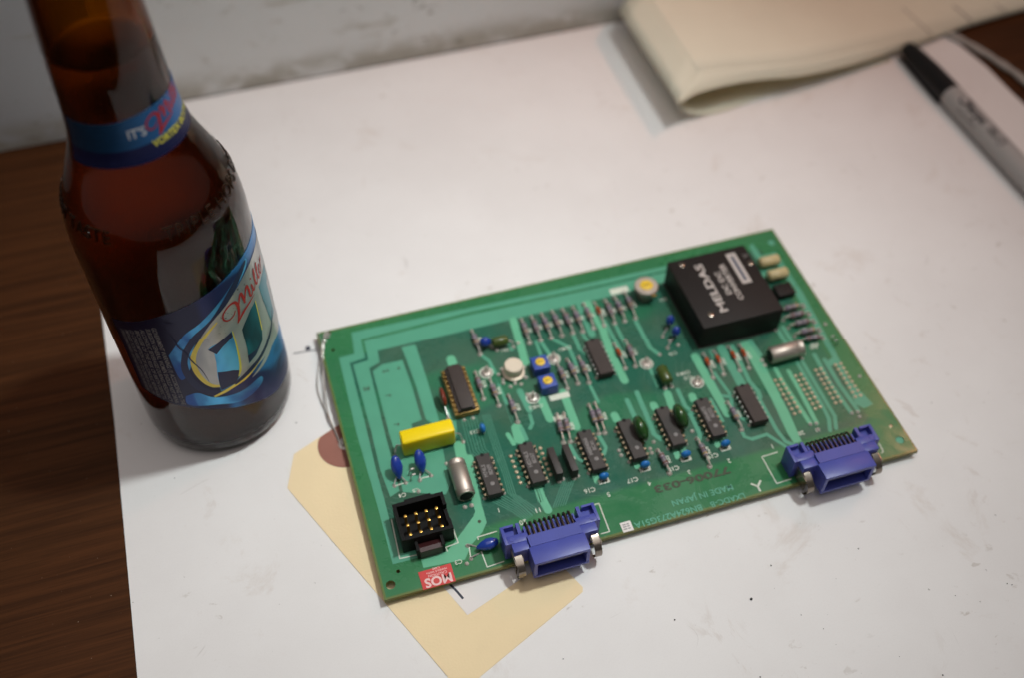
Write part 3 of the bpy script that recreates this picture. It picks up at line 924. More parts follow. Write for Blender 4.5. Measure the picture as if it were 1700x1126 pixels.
# vertical power runs of the middle and the right half
trace_line([(83.40, -17.83), (81.91, -34.60), (81.09, -42.17)], 3.4, 'trace2')
trace_line([(114.07, -18.52), (113.48, -35.61)], 3.2)
trace_line([(117.85, -18.21), (118.89, -33.73), (117.52, -46.23), (117.74, -63.41)], 3.4, 'trace2')
trace_line([(67.72, -72.73), (67.21, -78.35)], 4.6, 'trace2')
trace_line([(81.54, -61.02), (81.77, -72.75)], 3.4, 'trace2')
trace_line([(91.35, -61.47), (90.74, -79.52)], 3.4, 'trace2')
trace_line([(74.42, -55.61), (75.23, -66.05)], 2.6)
trace_line([(63.30, -74.72), (64.22, -79.83)], 1.8, 'trace2')
trace_line([(67.24, -100.54), (67.02, -106.36), (67.69, -112.36)], 3.2, 'trace2')
trace_line([(107.45, -78.48), (107.54, -81.00)], 3.2, 'trace2')
trace_line([(124.59, -78.42), (124.49, -79.97)], 3.2, 'trace2')
trace_line([(141.52, -78.85), (141.26, -80.69)], 3.2, 'trace2')
trace_line([(132.26, -74.71), (131.43, -81.79)], 3.2, 'trace2')
trace_line([(115.10, -72.95), (114.96, -81.42)], 2.0)
trace_line([(120.36, -70.40), (119.70, -86.60), (119.33, -91.99), (120.99, -94.93)], 2.0)
for a in ([(107.36, -102.00), (107.22, -104.29)], [(110.04, -101.66), (110.10, -103.43)], [(124.50, -101.40), (124.09, -104.82)], [(127.57, -100.86), (127.71, -103.57)], [(141.59, -100.98), (141.54, -104.57)], [(144.25, -100.89), (144.44, -103.36)], [(90.07, -102.46), (89.83, -105.81)], [(93.15, -102.26), (93.24, -104.01)]):
    trace_line(a, 2.2, 'trace2')
trace_line([(150.95, -60.27), (151.16, -75.99), (151.71, -91.49)], 3.6, 'trace2')
trace_line([(163.48, -59.68), (163.60, -68.56), (163.54, -78.82)], 4.0)
trace_poly([(172.27, -58.92), (177.05, -59.00), (177.34, -70.76), (175.91, -98.32), (174.34, -112.58), (170.95, -112.44), (170.69, -106.61), (172.10, -89.55), (172.32, -76.58)], 'trace2')
trace_line([(177.01, -59.68), (177.79, -67.51)], 2.0)
for dx, dy in ((0, 0), (9, -2)):
    trace_line([(180.60, -76.14), (180.47, -83.71), (181.64, -105.69)] if not dx else [(185.36, -78.93), (185.18, -88.09), (184.20, -106.48)], 1.9, 'trace2')
    trace_line([(190.90, -76.29), (190.49, -99.67), (189.99, -105.78), (187.65, -111.22)] if not dx else [(193.30, -76.01), (192.91, -99.78), (192.91, -105.43), (190.53, -110.89)], 1.6)
    trace_line([(199.85, -74.29), (199.09, -90.74), (200.11, -105.78)] if not dx else [(202.79, -77.91), (202.44, -91.78), (203.38, -105.84)], 1.9)
trace_line([(191.36, -56.00), (191.26, -65.45)], 2.0)
trace_line([(194.17, -56.16), (194.03, -65.61)], 1.8)
trace_poly([(201.37, -31.46), (210.96, -39.70), (208.86, -77.74), (207.57, -90.08), (210.93, -104.69), (206.42, -105.83), (204.03, -104.15), (203.88, -92.22), (204.78, -83.24), (202.20, -80.10), (204.56, -77.78), (207.03, -43.36)][:0] or [(211.49, -34.56), (211.74, -39.94), (209.03, -78.48), (207.57, -90.08), (210.93, -104.69), (206.09, -105.42), (204.07, -102.58), (206.43, -81.74), (202.17, -81.77), (202.66, -79.23), (206.59, -77.72), (208.13, -38.83)])
trace_poly([(201.07, -6.99), (203.61, -6.15), (203.98, -14.31), (211.37, -14.18), (211.52, -24.92), (211.49, -34.56), (207.94, -38.02), (209.13, -17.49), (201.46, -18.30), (200.80, -13.34)])
# medium signal runs
for p, w in (([(89.03, -32.64), (88.61, -42.12)], 1.4), ([(91.01, -33.25), (92.71, -42.70)], 1.6), ([(95.98, -33.03), (101.38, -39.55), (101.44, -50.11), (101.98, -51.62)], 1.4), ([(105.65, -32.85), (105.47, -41.84), (107.30, -45.83)], 1.5), ([(109.60, -33.36), (110.26, -39.16)], 1.3),
        ([(121.19, -29.80), (121.58, -39.85), (121.97, -50.34)], 1.5), ([(124.98, -33.11), (125.12, -47.88)], 1.5), ([(134.25, -33.09), (134.46, -50.07), (136.90, -54.93)], 1.8), ([(64.31, -32.61), (66.80, -36.76), (67.39, -43.63)], 1.4), ([(77.14, -30.03), (77.79, -34.02)], 1.3),
        ([(103.05, -60.53), (103.44, -70.32)], 1.4), ([(130.31, -58.32), (129.86, -70.09)], 1.3), ([(137.02, -74.24), (136.73, -83.11), (139.98, -89.13)], 1.8), ([(137.18, -87.02), (136.88, -97.40), (135.72, -99.47)], 1.8), ([(152.46, -68.15), (152.57, -81.93), (156.93, -84.24)], 1.6), ([(158.51, -59.52), (158.53, -73.00)], 1.6), ([(155.19, -70.65), (156.96, -83.60)], 1.3), ([(156.18, -85.28), (154.88, -88.70), (155.64, -94.58), (157.68, -97.07)], 1.4),
        ([(153.59, -100.11), (153.48, -103.73), (155.75, -105.64), (162.53, -105.31), (167.09, -112.74)], 1.4), ([(168.46, -59.83), (167.30, -79.00), (168.49, -84.57), (168.09, -87.67)], 1.9), ([(167.25, -87.73), (167.24, -104.93), (168.13, -110.66), (171.22, -114.02)], 1.7), ([(148.12, -82.80), (148.35, -94.19)], 1.3),
        ([(97.88, -85.38), (98.65, -92.24), (96.97, -94.69), (94.05, -96.43)], 1.5), ([(85.28, -86.32), (85.94, -93.05), (87.42, -95.27)], 1.5), ([(69.48, -73.58), (69.73, -79.12)], 1.6), ([(74.72, -68.40), (74.37, -72.63), (72.72, -74.58)], 1.5), ([(67.01, -50.09), (67.44, -60.50)], 1.2), ([(101.77, -52.22), (104.40, -52.36)], 1.6), ([(115.07, -113.60), (115.33, -115.39)], 0.01)):
    if w > 0.1: trace_line(p, w, 'trace')
# bundles of thin signal tracks
def bundle(p0, p1, n, w, m='trace3'):
    for k in range(n):
        t = k / (n - 1)
        trace_line([(a[0] + (b[0] - a[0]) * t, a[1] + (b[1] - a[1]) * t) for a, b in zip(p0, p1)], w, m, False)
bundle([(47.63, -60.05), (46.66, -78.58), (48.08, -81.37)], [(53.57, -60.63), (52.82, -78.70), (53.70, -80.75)], 6, 0.32)
bundle([(56.27, -62.72), (55.91, -84.96), (56.06, -92.54), (55.45, -100.84), (61.36, -112.58)], [(59.01, -62.93), (58.50, -84.59), (58.30, -93.23), (57.94, -102.17), (64.90, -112.04)], 4, 0.32)
bundle([(46.44, -100.29), (54.41, -108.80), (57.95, -114.23)], [(53.52, -100.80), (58.98, -108.03), (61.20, -113.07)], 6, 0.32)
bundle([(77.92, -101.00), (69.77, -111.91)], [(82.94, -100.83), (74.50, -112.27)], 6, 0.32)
bundle([(65.68, -100.06), (65.18, -108.29)], [(67.41, -100.03), (67.10, -108.33)], 3, 0.32)
bundle([(66.90, -46.13), (66.48, -70.20)], [(67.53, -53.49), (68.76, -67.81)], 3, 0.32)
trace_poly([(197.98, -21.15), (211.13, -22.05), (210.88, -28.61), (197.21, -27.12)])

# silkscreen: outlines, reference numbers (upside down from here), one flat print
silk = MB()
ZS = ZT + 0.16
def sline(pts, w=0.4):
    for a, b in zip(pts, pts[1:]):
        L, Rr = ribbon([a, b], w)
        silk.add([(*Rr[0], ZS), (*Rr[1], ZS), (*L[1], ZS), (*L[0], ZS)], [(0, 1, 2, 3)])
        silk.lathe([(w * .5, ZS), (w * .5, ZS + 0.002)], 8, (*b, 0))
for p in ([(9.90, -98.69), (9.08, -115.60), (15.37, -115.94)], [(31.11, -109.41), (31.34, -115.64), (26.39, -116.13), (26.65, -117.83)], [(38.85, -116.74), (38.84, -115.51), (46.20, -115.31)], [(38.54, -121.50), (38.82, -128.36), (45.24, -127.97)],
          [(83.07, -115.37), (87.11, -115.33), (86.74, -127.85), (83.37, -127.87)], [(162.79, -114.32), (155.84, -114.53), (156.03, -127.38), (162.23, -127.17)], [(200.16, -114.08), (203.69, -113.64), (203.50, -114.68)], [(203.39, -122.41), (202.97, -126.52), (202.01, -126.86)],
          [(14.64, -84.90), (18.57, -84.61)], [(25.00, -84.56), (29.04, -84.57)], [(34.77, -118.32), (34.14, -122.55)]):
    sline(p, 0.45)
for (x, y) in [(92.40, -106.61), (109.65, -106.20), (126.84, -106.55), (143.76, -106.59)]:
    sline([(x - 1.9, y + 1.0), (x - 1.9, y - 0.8), (x + 1.9, y - 0.8), (x + 1.9, y + 1.0)], 0.6)
def stext(body, px, size, rot=180, bold=0.015, mb=None, z=None):
    c, s_ = math.cos(R(rot)), math.sin(R(rot))
    (mb or silk).text(body, size, (*px, z or ZS), (c, s_, 0), (-s_, c, 0), bold)
SILK = [([(85.77, -108.80)], 'C16', 1.9), ([(103.20, -109.37)], 'C17', 1.9), ([(120.43, -109.23)], 'C18', 1.9), ([(137.50, -108.36)], 'C19', 1.9), ([(91.99, -112.68)], '5', 1.9), ([(108.85, -112.82)], '4', 1.9), ([(125.64, -112.57)], '3', 1.9), ([(142.70, -112.32)], '2', 1.9), ([(162.05, -111.19)], '1', 2.0),
        ([(63.80, -41.53)], 'CHK3', 1.6), ([(99.33, -39.95)], 'CHK1', 1.6), ([(142.51, -67.08)], 'CHK4', 1.6), ([(143.56, -69.72)], 'C12', 1.5), ([(78.37, -65.13)], 'CHK2', 1.6), ([(56.93, -114.46)], '20', 2.0), ([(63.97, -111.21)], '11', 2.0), ([(49.76, -106.82)], '1', 1.8), ([(175.98, -108.85)], '20', 1.8), ([(182.91, -109.46)], '11', 1.8), ([(74.85, -33.11)], 'TR1', 1.6), ([(150.25, -25.93)], 'RV1', 1.6),
        ([(201.21, -70.59)], 'R41', 1.6), ([(142.54, -55.98)], 'C10', 1.5), ([(29.30, -123.20)], 'C3', 1.7), ([(16.37, -89.61)], 'C4', 1.7), ([(21.74, -89.03)], 'C5', 1.5), ([(83.72, -92.95)], 'RA2', 1.4), ([(50.95, -69.70)], 'C13', 1.6), ([(52.36, -63.06)], 'C', 1.3)]
for p, t, s_ in SILK: stext(t, p[0], s_)
def patch_frame(pts):
    sline(pts + [pts[0]], 0.5)
def pale_box(p, w, h, t):
    (x, y) = p[0]
    MB().box(x - w / 2, x + w / 2, y - h / 2, y + h / 2, ZS - 0.06, ZS - 0.02).make('pale_label', 'silk', pcb, (0, 0, 0), 0)
pale_box([(133.78, -15.26)], 8.5, 3.4, '')
pale_box([(89.22, -63.07)], 8.5, 2.8, '')
pale_box([(85.69, -73.34)], 5.0, 2.4, '')
for (x, y) in [(63.85, -42.54), (78.39, -60.69), (93.13, -43.85), (129.70, -57.79), (146.23, -73.17)]:
    silk.lathe([(2.9, ZS), (2.9, ZS + 0.01), (2.35, ZS + 0.01), (2.35, ZS)], 28, (x, y, 0))
(x, y) = [(28.63, -122.74)][0]
(x, y) = [(148.42, -126.45)][0]
sline([(x - 2, y + 2), (x, y), (x + 2, y + 2)], 0.8)
sline([(x, y), (x, y - 2)], 0.8)
et = MB()
stext('MADE IN JAPAN', [(126.41, -123.58)][0], 2.5, 180, 0.01, et)
stext('LXADC-B', [(134.81, -128.41)][0], 2.4, 180, 0.01, et)
stext('BN624A273G51A', [(110.45, -128.29)][0], 2.6, 180, 0.01, et)
et.make('etched_lettering', 'silkdim', pcb, (0, 0, 0), 0)
# small dark marks etched out of the left copper plate, and the inked number
st = MB()
st.textfit('77006-033', 31.5, 3.0, (*[(125.45, -115.95)][0], ZS), (-1, 0, 0), (0, -1, 0), 0.03)
st.make('stamped_lettering', 'stamp', pcb, (0, 0, 0), 0)
for p, t in (([(23.80, -29.22)], '++'), ([(29.47, -29.31)], '+'), ([(22.11, -41.92)], '+-'), ([(22.06, -56.97)], '+-'), ([(14.13, -35.76)], 'P5')):
    st = MB()
    stext(t, p[0], 1.9, 180, 0.02, st)
    st.make('polarity_mark', 'stamp', pcb, (0, 0, 0), 0)
for (x, y) in [(41.39, -109.39), (176.74, -90.66)]:
    MB().lathe([(0.7, ZS), (0.7, ZS + .004)], 12, (x, y, 0)).make('dark_dot', 'stamp', pcb)

# solder pads: one mesh, many parts
pad_me = MB().lathe([(0.95, 0), (0.9, 0.18), (0.55, 0.5), (0.2, 0.75), (0.0, 0.8)], 12).mesh('solder_pad', 'solder')
tan_me = MB().lathe([(0.80, 0), (0.78, 0.15), (0.5, 0.42), (0.0, 0.52)], 12).mesh('solder_pad', 'tanpad')
def pad(x, y, me=pad_me, sc=1.0):
    o = inst('solder_pad', me, pcb, (x, y, ZT + 0.1))
    if sc != 1.0: o.scale = (sc, sc, sc)
def grid(a, b, n):
    for k in range(n):
        pad(a[0] + (b[0] - a[0]) * k / (n - 1), a[1] + (b[1] - a[1]) * k / (n - 1), tan_me)
gp = [(177.81, -81.79), (177.74, -99.51), (180.18, -82.00), (180.28, -99.29), (187.02, -82.21), (187.01, -99.75), (189.43, -82.21), (189.35, -99.46), (196.47, -81.93), (196.32, -99.58), (198.82, -81.91), (198.69, -99.60), (205.78, -81.90), (205.65, -99.19), (208.23, -81.90), (208.09, -99.12)]
for k in range(0, 16, 2): grid(gp[k], gp[k + 1], 8)
for a, b in ([(61.34, -85.05), (61.29, -97.74)], ):
    for k in range(6): pad(a[0] + (b[0] - a[0]) * k / 5, a[1] + (b[1] - a[1]) * k / 5, tan_me)
a, b = [(73.62, -84.96), (73.61, -97.67)]
for k in range(6): pad(a[0] + (b[0] - a[0]) * k / 5, a[1] + (b[1] - a[1]) * k / 5, tan_me)
for (x, y) in [(103.06, -95.08), (103.04, -97.44), (117.69, -95.41), (115.13, -97.91), (115.06, -99.97), (134.46, -95.14), (136.90, -54.93), (142.05, -45.79), (141.47, -52.57), (146.54, -52.40), (144.12, -48.88), (68.56, -44.99), (69.07, -49.74), (71.38, -52.41), (75.93, -52.51), (78.90, -49.82), (42.57, -60.05), (45.24, -73.08), (181.43, -106.09), (183.97, -106.40), (183.28, -109.27), (200.20, -106.12), (202.85, -106.31), (202.37, -108.66), (190.16, -56.70), (195.74, -72.34), (193.80, -74.47), (212.52, -60.01), (212.53, -90.28), (76.71, -58.25), (81.33, -31.31), (78.77, -32.60), (70.32, -30.35), (71.56, -32.45), (41.36, -86.85), (36.17, -80.91), (14.43, -84.81), (18.97, -84.80), (24.36, -85.32), (29.14, -84.52), (22.72, -89.89), (34.29, -117.78), (34.07, -123.40), (32.06, -124.82)]:
    pad(x, y, pad_me, 0.9)
# ------------------------------------------------------------------ chips
def dip_mesh(l, m='chip', w0=6.3, w1=5.1, z0=1.0, z1=4.3):
    b = MB()
    zm = (z0 + z1) / 2
    a0, a1 = l / 2, l / 2 - 0.35
    def ring(w, a, z): return [(-w / 2, -a, z), (w / 2, -a, z), (w / 2, a, z), (-w / 2, a, z)]
    rs = [ring(w1, a1, z0), ring(w0, a0, zm - .15), ring(w0, a0, zm + .15), ring(w1, a1, z1)]
    fs = [(3, 2, 1, 0), (12, 13, 14, 15)] + [(4 * j + i, 4 * j + (i + 1) % 4, 4 * j + 4 + (i + 1) % 4, 4 * j + 4 + i) for j in range(3) for i in range(4)]
    b.add([p for r_ in rs for p in r_], fs)
    return b.mesh('integrated_circuit', m, 20)
pin_b = MB()
pin_b.box(2.9, 4.0, -0.5, 0.5, 2.45, 2.75)
pin_b.box(3.7, 4.0, -0.5, 0.5, 0.9, 2.45)
pin_b.box(3.72, 3.98, -0.28, 0.28, -0.1, 0.9)
pin_me = pin_b.mesh('pin', 'steel', 0)
pinb_me = pin_me.copy()
pinb_me.materials.clear()
pinb_me.materials.append(M['pinmetal'])
dip14, dip16 = dip_mesh(19.2), dip_mesh(19.2, 'chipdark', 7.0, 5.9)
def dip(x, y, me=dip14, n=7, pm=pinb_me, mark=(), pads=True, dimple=True):
    b = inst('integrated_circuit', me, pcb, (x, y, ZT))
    for s_ in (0, 1):
        for k in range(n):
            inst('pin', pm, b, (x, y + (k - (n - 1) / 2) * 2.54, ZT), math.pi * s_)
            if pads and (k in (0, n - 1)): pad(x + (3.85 if s_ else -3.85), y + (k - (n - 1) / 2) * 2.54, pad_me, 0.85)
    if mark:
        mb = MB()
        for i, t in enumerate(mark):
            mb.text(t, 1.5, (-1.0 + i * 2.1, 1.6, 4.33), (0, 1, 0), (-1, 0, 0), 0.03)
        mb.make('printed_marking', 'chipmark', b, (x, y, ZT), 0)
    if dimple:
        MB().lathe([(0.9, 4.31), (0.85, 4.335), (0.0, 4.34)], 14, (0.2, -4.6, 0)).make('moulding_spot', 'chipmark', b, (x, y, ZT))
    MB().lathe([(0.8, 4.31), (0.0, 4.325)], 12, (0, 9.0, 0)).make('notch', 'black', b, (x, y, ZT))
    return b
for p, mk_ in (([(67.53, -92.59)], ('HD74LS', '8D37')), ([(91.84, -93.87)], ('MB84066', '8C41')), ([(108.82, -93.71)], ()), ([(125.76, -92.49)], ()), ([(142.59, -93.18)], ('MB4072', '8D22')), ([(49.96, -92.69)], ('M74LS', '8D09'))):
    dip(*p[0], mark=mk_, pm=pinb_me)
for p in ([(161.52, -91.70)], [(110.94, -50.97)]):
    dip(*p[0], me=dip16, pm=pin_me, dimple=False)
# ceramic chip in a gilt socket
hx, hy = [(50.31, -50.34)][0]
b = MB().box(-5.1, 5.1, -11.6, 11.6, 0.6, 3.4, 0.2).make('integrated_circuit', 'brass', pcb, (hx, hy, ZT))
b['label'] = 'black chip seated in a gilt socket'
MB().box(-3.6, 3.6, -11.3, 11.3, 3.41, 5.0, 0.15).box(-2.5, 2.5, -11.3, 11.3, 5.01, 6.4, 0.25).make('chip_body', 'chipdark', b, (hx, hy, ZT))
ps_ = MB().box(-0.5, 0.5, -0.45, 0.45, 3.41, 4.6, 0.12).mesh('socket_pin', 'brass', 0)
for s_ in (-1, 1):
    for k in range(9):
        inst('socket_pin', ps_, b, (hx + s_ * 4.3, hy + (k - 4) * 2.54, ZT))
for k in (-1, 0.2):
    pad(hx + 1.2 + k * 3, hy - 12.6, pad_me, .8)

# ------------------------------------------------------------------ resistors and diodes
RN = [0]
def ref_no(c, ang, t):
    n = Vector((-math.sin(ang), math.cos(ang)))
    if n.x < 0 or abs(n.x) < 0.3: n = -n
    q = (c.x + n.x * 2.35, c.y + n.y * 2.35 + (0.4 if abs(n.x) > .3 else -.2))
    d = ang if math.cos(ang) < 0 or abs(math.cos(ang)) < .4 else ang + math.pi
    stext(t, q, 1.55, 90 if abs(n.x) > .3 else 180, 0.035)
def axial(a, b, kind='resistor', bands=(1, 2, 3, 4), bl=6.2, r=1.15, lift=2.0):
    """lies between two pads, leads bent down at both ends"""
    a, b = Vector((*a, ZT)), Vector((*b, ZT))
    d = b - a
    Ln = d.length
    d.normalize()
    ang = math.atan2(d.y, d.x)
    mb = MB()
    h = Ln / 2
    prof = [(0.3, -bl / 2), (r * .95, -bl / 2 + 0.2), (r * 1.08, -bl / 2 + 0.7), (r * 1.08, -bl / 2 + 1.4), (r * 0.9, -bl / 2 + 1.75)]
    mis = [0, 0, bands[0], 0]
    z = -bl / 2 + 1.75
    for q in bands[1:3]:
        prof += [(r * .9, z + 0.35), (r * .905, z + 0.36), (r * .905, z + 0.95)]
        mis += [0, 0, q]
        z += 0.95
    prof += [(r * .9, bl / 2 - 1.75), (r * 1.08, bl / 2 - 1.4), (r * 1.08, bl / 2 - 0.7), (r * .95, bl / 2 - .2), (.3, bl / 2)]
    mis += [0, 0, bands[3], 0, 0]
    mb.lathe(prof, 14, (0, 0, lift), 'x', mis)
    mb.mi = 5
    for s_ in (-1, 1):
        mb.tube([(s_ * bl * .49, 0, lift), (s_ * (h - 0.7), 0, lift), (s_ * (h - 0.15), 0, lift - 0.5), (s_ * h, 0, 0.2)], 0.36, 6)
    c = (a + b) / 2
    o = mb.make('resistor', ['resbody', 'bandA', 'bandB', 'bandC', 'bandG', 'solder'], pcb, c)
    o.rotation_euler = (0, 0, ang)
    RN[0] += 1
    ref_no(c, ang, 'R%d' % RN[0])
    pad(a.x, a.y, pad_me, .85)
    pad(b.x, b.y, pad_me, 1.2)
    return o
def diode(a, b, lift=1.6):
    a, b = Vector((*a, ZT)), Vector((*b, ZT))
    d = b - a
    h = d.length / 2
    mb = MB()
    mb.lathe([(0.3, -2.1), (0.75, -1.7), (0.88, -1.2), (0.88, 1.2), (0.75, 1.7), (.3, 2.1)], 14, (-1.0, 0, lift), 'x')
    mb.mi = 1
    mb.tube([(-3.0, 0, lift), (-h + .6, 0, lift), (-h, 0, 0.2)], 0.3, 6)
    mb.tube([(1.0, 0, lift), (h - .6, 0, lift), (h, 0, 0.2)], 0.3, 6)
    mb.mi = 2
    mb.lathe([(0.9, 0.55), (0.9, 1.0)], 14, (-1.0, 0, lift), 'x')
    o = mb.make('diode', ['diode', 'solder', 'black'], pcb, (a + b) / 2)
    o.rotation_euler = (0, 0, math.atan2(d.y, d.x))
    RN[0] += 1
    ref_no((a + b) / 2, math.atan2(d.y, d.x), 'D%d' % RN[0])
    pad(b.x, b.y, pad_me, 1.15)
    pad(a.x, a.y, pad_me, .8)
E5 = [(86.54, -18.90), (86.06, -32.63), (91.21, -18.66), (91.05, -32.54), (95.87, -18.54), (95.82, -32.62), (100.72, -18.44), (100.72, -32.49), (105.45, -18.77), (105.63, -32.59), (110.25, -18.93), (110.07, -33.01), (115.52, -18.35), (115.17, -32.69), (125.24, -19.12), (124.93, -32.61), (129.91, -18.82), (129.55, -32.83)]
for k in range(0, 18, 2): axial(E5[k], E5[k + 1], bands=((1, 2, 3, 4), (3, 1, 2, 3), (2, 1, 1, 4))[k // 2 % 3])
OTH = [(135.19, -17.20), (134.58, -32.69), (125.45, -43.49), (124.81, -57.70), (93.41, -46.97), (93.47, -60.35), (98.16, -46.07), (98.53, -59.07), (103.21, -46.27), (103.14, -60.07), (59.32, -41.15), (58.88, -55.16), (64.02, -46.55), (63.92, -60.24), (69.06, -56.54), (68.79, -70.30), (64.18, -18.69), (64.11, -32.37), (85.01, -71.57), (83.27, -85.10), (87.87, -71.82), (85.96, -85.54), (98.90, -70.82), (98.16, -85.16), (101.56, -70.69), (100.59, -85.55), (117.42, -99.60), (118.00, -110.79), (134.47, -99.08), (134.28, -112.63), (153.42, -86.35), (153.65, -100.32)]
for k in range(0, len(OTH), 2): axial(OTH[k], OTH[k + 1], bands=((1, 2, 3, 4), (3, 1, 2, 3), (2, 3, 1, 4), (1, 1, 2, 4))[k // 2 % 4], bl=5.8)
DI = [(154.61, -59.92), (153.50, -72.76), (159.39, -60.02), (158.54, -72.55), (166.29, -59.62), (165.87, -72.59), (171.26, -60.23), (170.13, -72.57)] + [(120.42, -18.87), (120.11, -32.55)] + [(120.24, -43.83), (120.30, -57.44)]
for k in range(0, len(DI), 2): diode(DI[k], DI[k + 1])
HZ = [(195.55, -48.29), (207.86, -48.27), (195.87, -52.73), (208.09, -53.01), (196.03, -57.44), (208.19, -57.71), (196.39, -62.45), (208.14, -62.92), (197.39, -66.49), (207.56, -67.19)]
for k in range(0, 10, 2): axial(HZ[k], HZ[k + 1], bands=((1, 2, 3, 4), (3, 1, 2, 3), (2, 2, 1, 3))[k // 2 % 3], bl=6.4, r=1.25, lift=2.2)

# the print is finished once every resistor has written its number beside itself
so = silk.make('silkscreen_print', 'silk', pcb, (0, 0, 0), 0)
so['kind'] = 'stuff'

# ------------------------------------------------------------------ capacitors
def lead(mb, pts, r=0.33):
    mb.tube(pts, r, 6)
# yellow film capacitor on its two long leads
yx0, yx1, yy0, yy1 = 21.0, 42.2, -73.6, -67.2
y_ = MB().box(yx0, yx1, yy0, yy1, ZT + 0.9, ZT + 10.2, 0.9).make('capacitor', 'yellow', pcb, (0, 0, 0), 60)
y_['label'] = 'long yellow film capacitor'
lx, ly = [(17.86, -71.46)][0]
rx, ry = [(45.32, -72.80)][0]
mb = MB()
lead(mb, [(lx, ly, ZT), (lx + .1, ly + .2, ZT + 2.6), (lx + 1.4, ly + 2.2, ZT + 4), (yx0 + .4, -70.4, ZT + 4.4)])
mb.lathe([(0.9, 0), (0.8, .3), (.3, .8)], 10, (lx, ly, ZT + .1))
lead(mb, [(yx1 - .4, -70.4, ZT + 4.4), (rx - .8, ry + 1.6, ZT + 3.4), (rx, ry, ZT)])
mb.make('lead_wire', 'steel', y_, (0, 0, 0))

def drop_cap(p, rx, ry, rz, zc, m='bluecap', rot=None, legs=(), label=None, drop=0.45, name='capacitor'):
    c = (p[0], p[1], ZT + zc)
    o = MB().ell((0, 0, 0), rx, ry, rz, 20, 12, rot, drop).make(name, m, pcb, c, 80)
    if legs:
        mb = MB()
        for q in legs:
            lead(mb, [(c[0] + (q[0] - c[0]) * .3, c[1] + (q[1] - c[1]) * .3, c[2] - rz * .75), (q[0], q[1], ZT + 1.2), (q[0], q[1], ZT)], .3)
        mb.make('lead_wire', 'steel', o, (0, 0, 0))
    if label: o['label'] = label
    return o
tilt = Matrix.Rotation(R(-40), 3, 'X')
drop_cap([(16.93, -80.03)][0], 2.35, 2.2, 5.0, 5.0, 'bluecap', tilt, [(14.43, -84.81), (18.97, -84.80)], 'glossy blue drop capacitor')
drop_cap([(26.25, -80.04)][0], 2.35, 2.2, 5.0, 5.0, 'bluecap', tilt, [(24.36, -85.32), (29.14, -84.52)], 'glossy blue drop capacitor')
drop_cap([(41.12, -120.78)][0], 2.2, 2.3, 4.4, 2.6, 'bluecap', Matrix.Rotation(R(82), 3, 'Y'), [(34.29, -117.78), (34.07, -123.40)], 'glossy blue drop capacitor lying on its side')
drop_cap([(67.39, -29.12)][0], 2.5, 2.3, 2.8, 3.4, 'bluecap', None, [(70.32, -30.35)], 'glossy blue drop capacitor')
drop_cap([(146.66, -41.60)][0], 1.9, 1.9, 3.3, 4.2, 'bluecap', None, [(142.05, -45.79)], 'small blue drop capacitor')
drop_cap([(146.64, -48.10)][0], 1.9, 1.9, 3.3, 4.2, 'bluecap', None, [(141.47, -52.57)], 'small blue drop capacitor')
drop_cap([(54.00, -70.60)][0], 1.2, 2.0, 2.3, 2.6, 'skycap', None, [(54.39, -71.67)], 'small sky-blue capacitor', .2)
for p in ([(92.45, -105.96)], [(109.63, -105.68)], [(126.82, -105.89)], [(143.68, -105.91)]):
    x, y = p[0]
    o = drop_cap((x, y), 2.05, 1.3, 2.0, 2.7, 'skycap', None, [(x - 1.3, y - .9), (x + 1.3, y - .9)], 'small sky-blue capacitor', .15)
for p, a in (([(113.25, -91.37)], 12), ([(130.57, -90.63)], 12)):
    x, y = p[0]
    drop_cap((x, y), 2.7, 5.5, 5.3, 5.9, 'greencap', Matrix.Rotation(R(-14), 3, 'Y') @ Matrix.Rotation(R(30), 3, 'X'), [(x + 1.6, y - 2.6), (x + 1.6, y + 2.4)], 'dark green dipped capacitor leaning over a chip', .2)
x, y = [(73.56, -30.33)][0]
o = MB().lathe([(0.6, -3.6), (1.9, -3.4), (2.35, -2.9), (2.35, 2.9), (1.9, 3.4), (.6, 3.6)], 18, (0, 0, 0), 'x').make('capacitor', 'olive', pcb, (x, y, ZT + 3.2), 50)
o['label'] = 'olive green film capacitor'
mb = MB()
q = [(78.77, -32.60), (71.56, -32.45)]
lead(mb, [(x + 3.4, y, ZT + 3.2), (q[0][0], q[0][1] + .5, ZT + 2.6), (*q[0], ZT)])
mb.make('lead_wire', 'steel', o, (0, 0, 0))
x, y = [(133.31, -67.86)][0]
o = MB().lathe([(0.6, -4.2), (2.0, -4.0), (2.5, -3.4), (2.5, 3.4), (2.0, 4.0), (.6, 4.2)], 18, (0, 0, 0), 'y').make('capacitor', 'olive', pcb, (x, y, ZT + 3.4), 50)
o['label'] = 'olive green film capacitor'
mb = MB()
for q in [(132.26, -72.12), (135.24, -72.07)]:
    lead(mb, [(q[0] * .4 + x * .6, y - 3.6, ZT + 3.2), (q[0], q[1], ZT + 1.5), (*q, ZT)])
    pad(*q)
mb.make('lead_wire', 'steel', o, (0, 0, 0))
x, y = [(42.55, -52.38)][0]
o = MB().ell((0, 0, 0), 1.35, 4.6, 3.6, 16, 12, None, 0.25).make('capacitor', 'redcap', pcb, (x, y, ZT + 4.2), 80)
o['label'] = 'thin red-brown ceramic capacitor seen edge on'
mb = MB()
q = [(42.57, -60.05)][0]
lead(mb, [(x, y - 3, ZT + 1.8), (q[0], q[1] + .5, ZT + 1), (*q, ZT)])
mb.make('lead_wire', 'steel', o, (0, 0, 0))
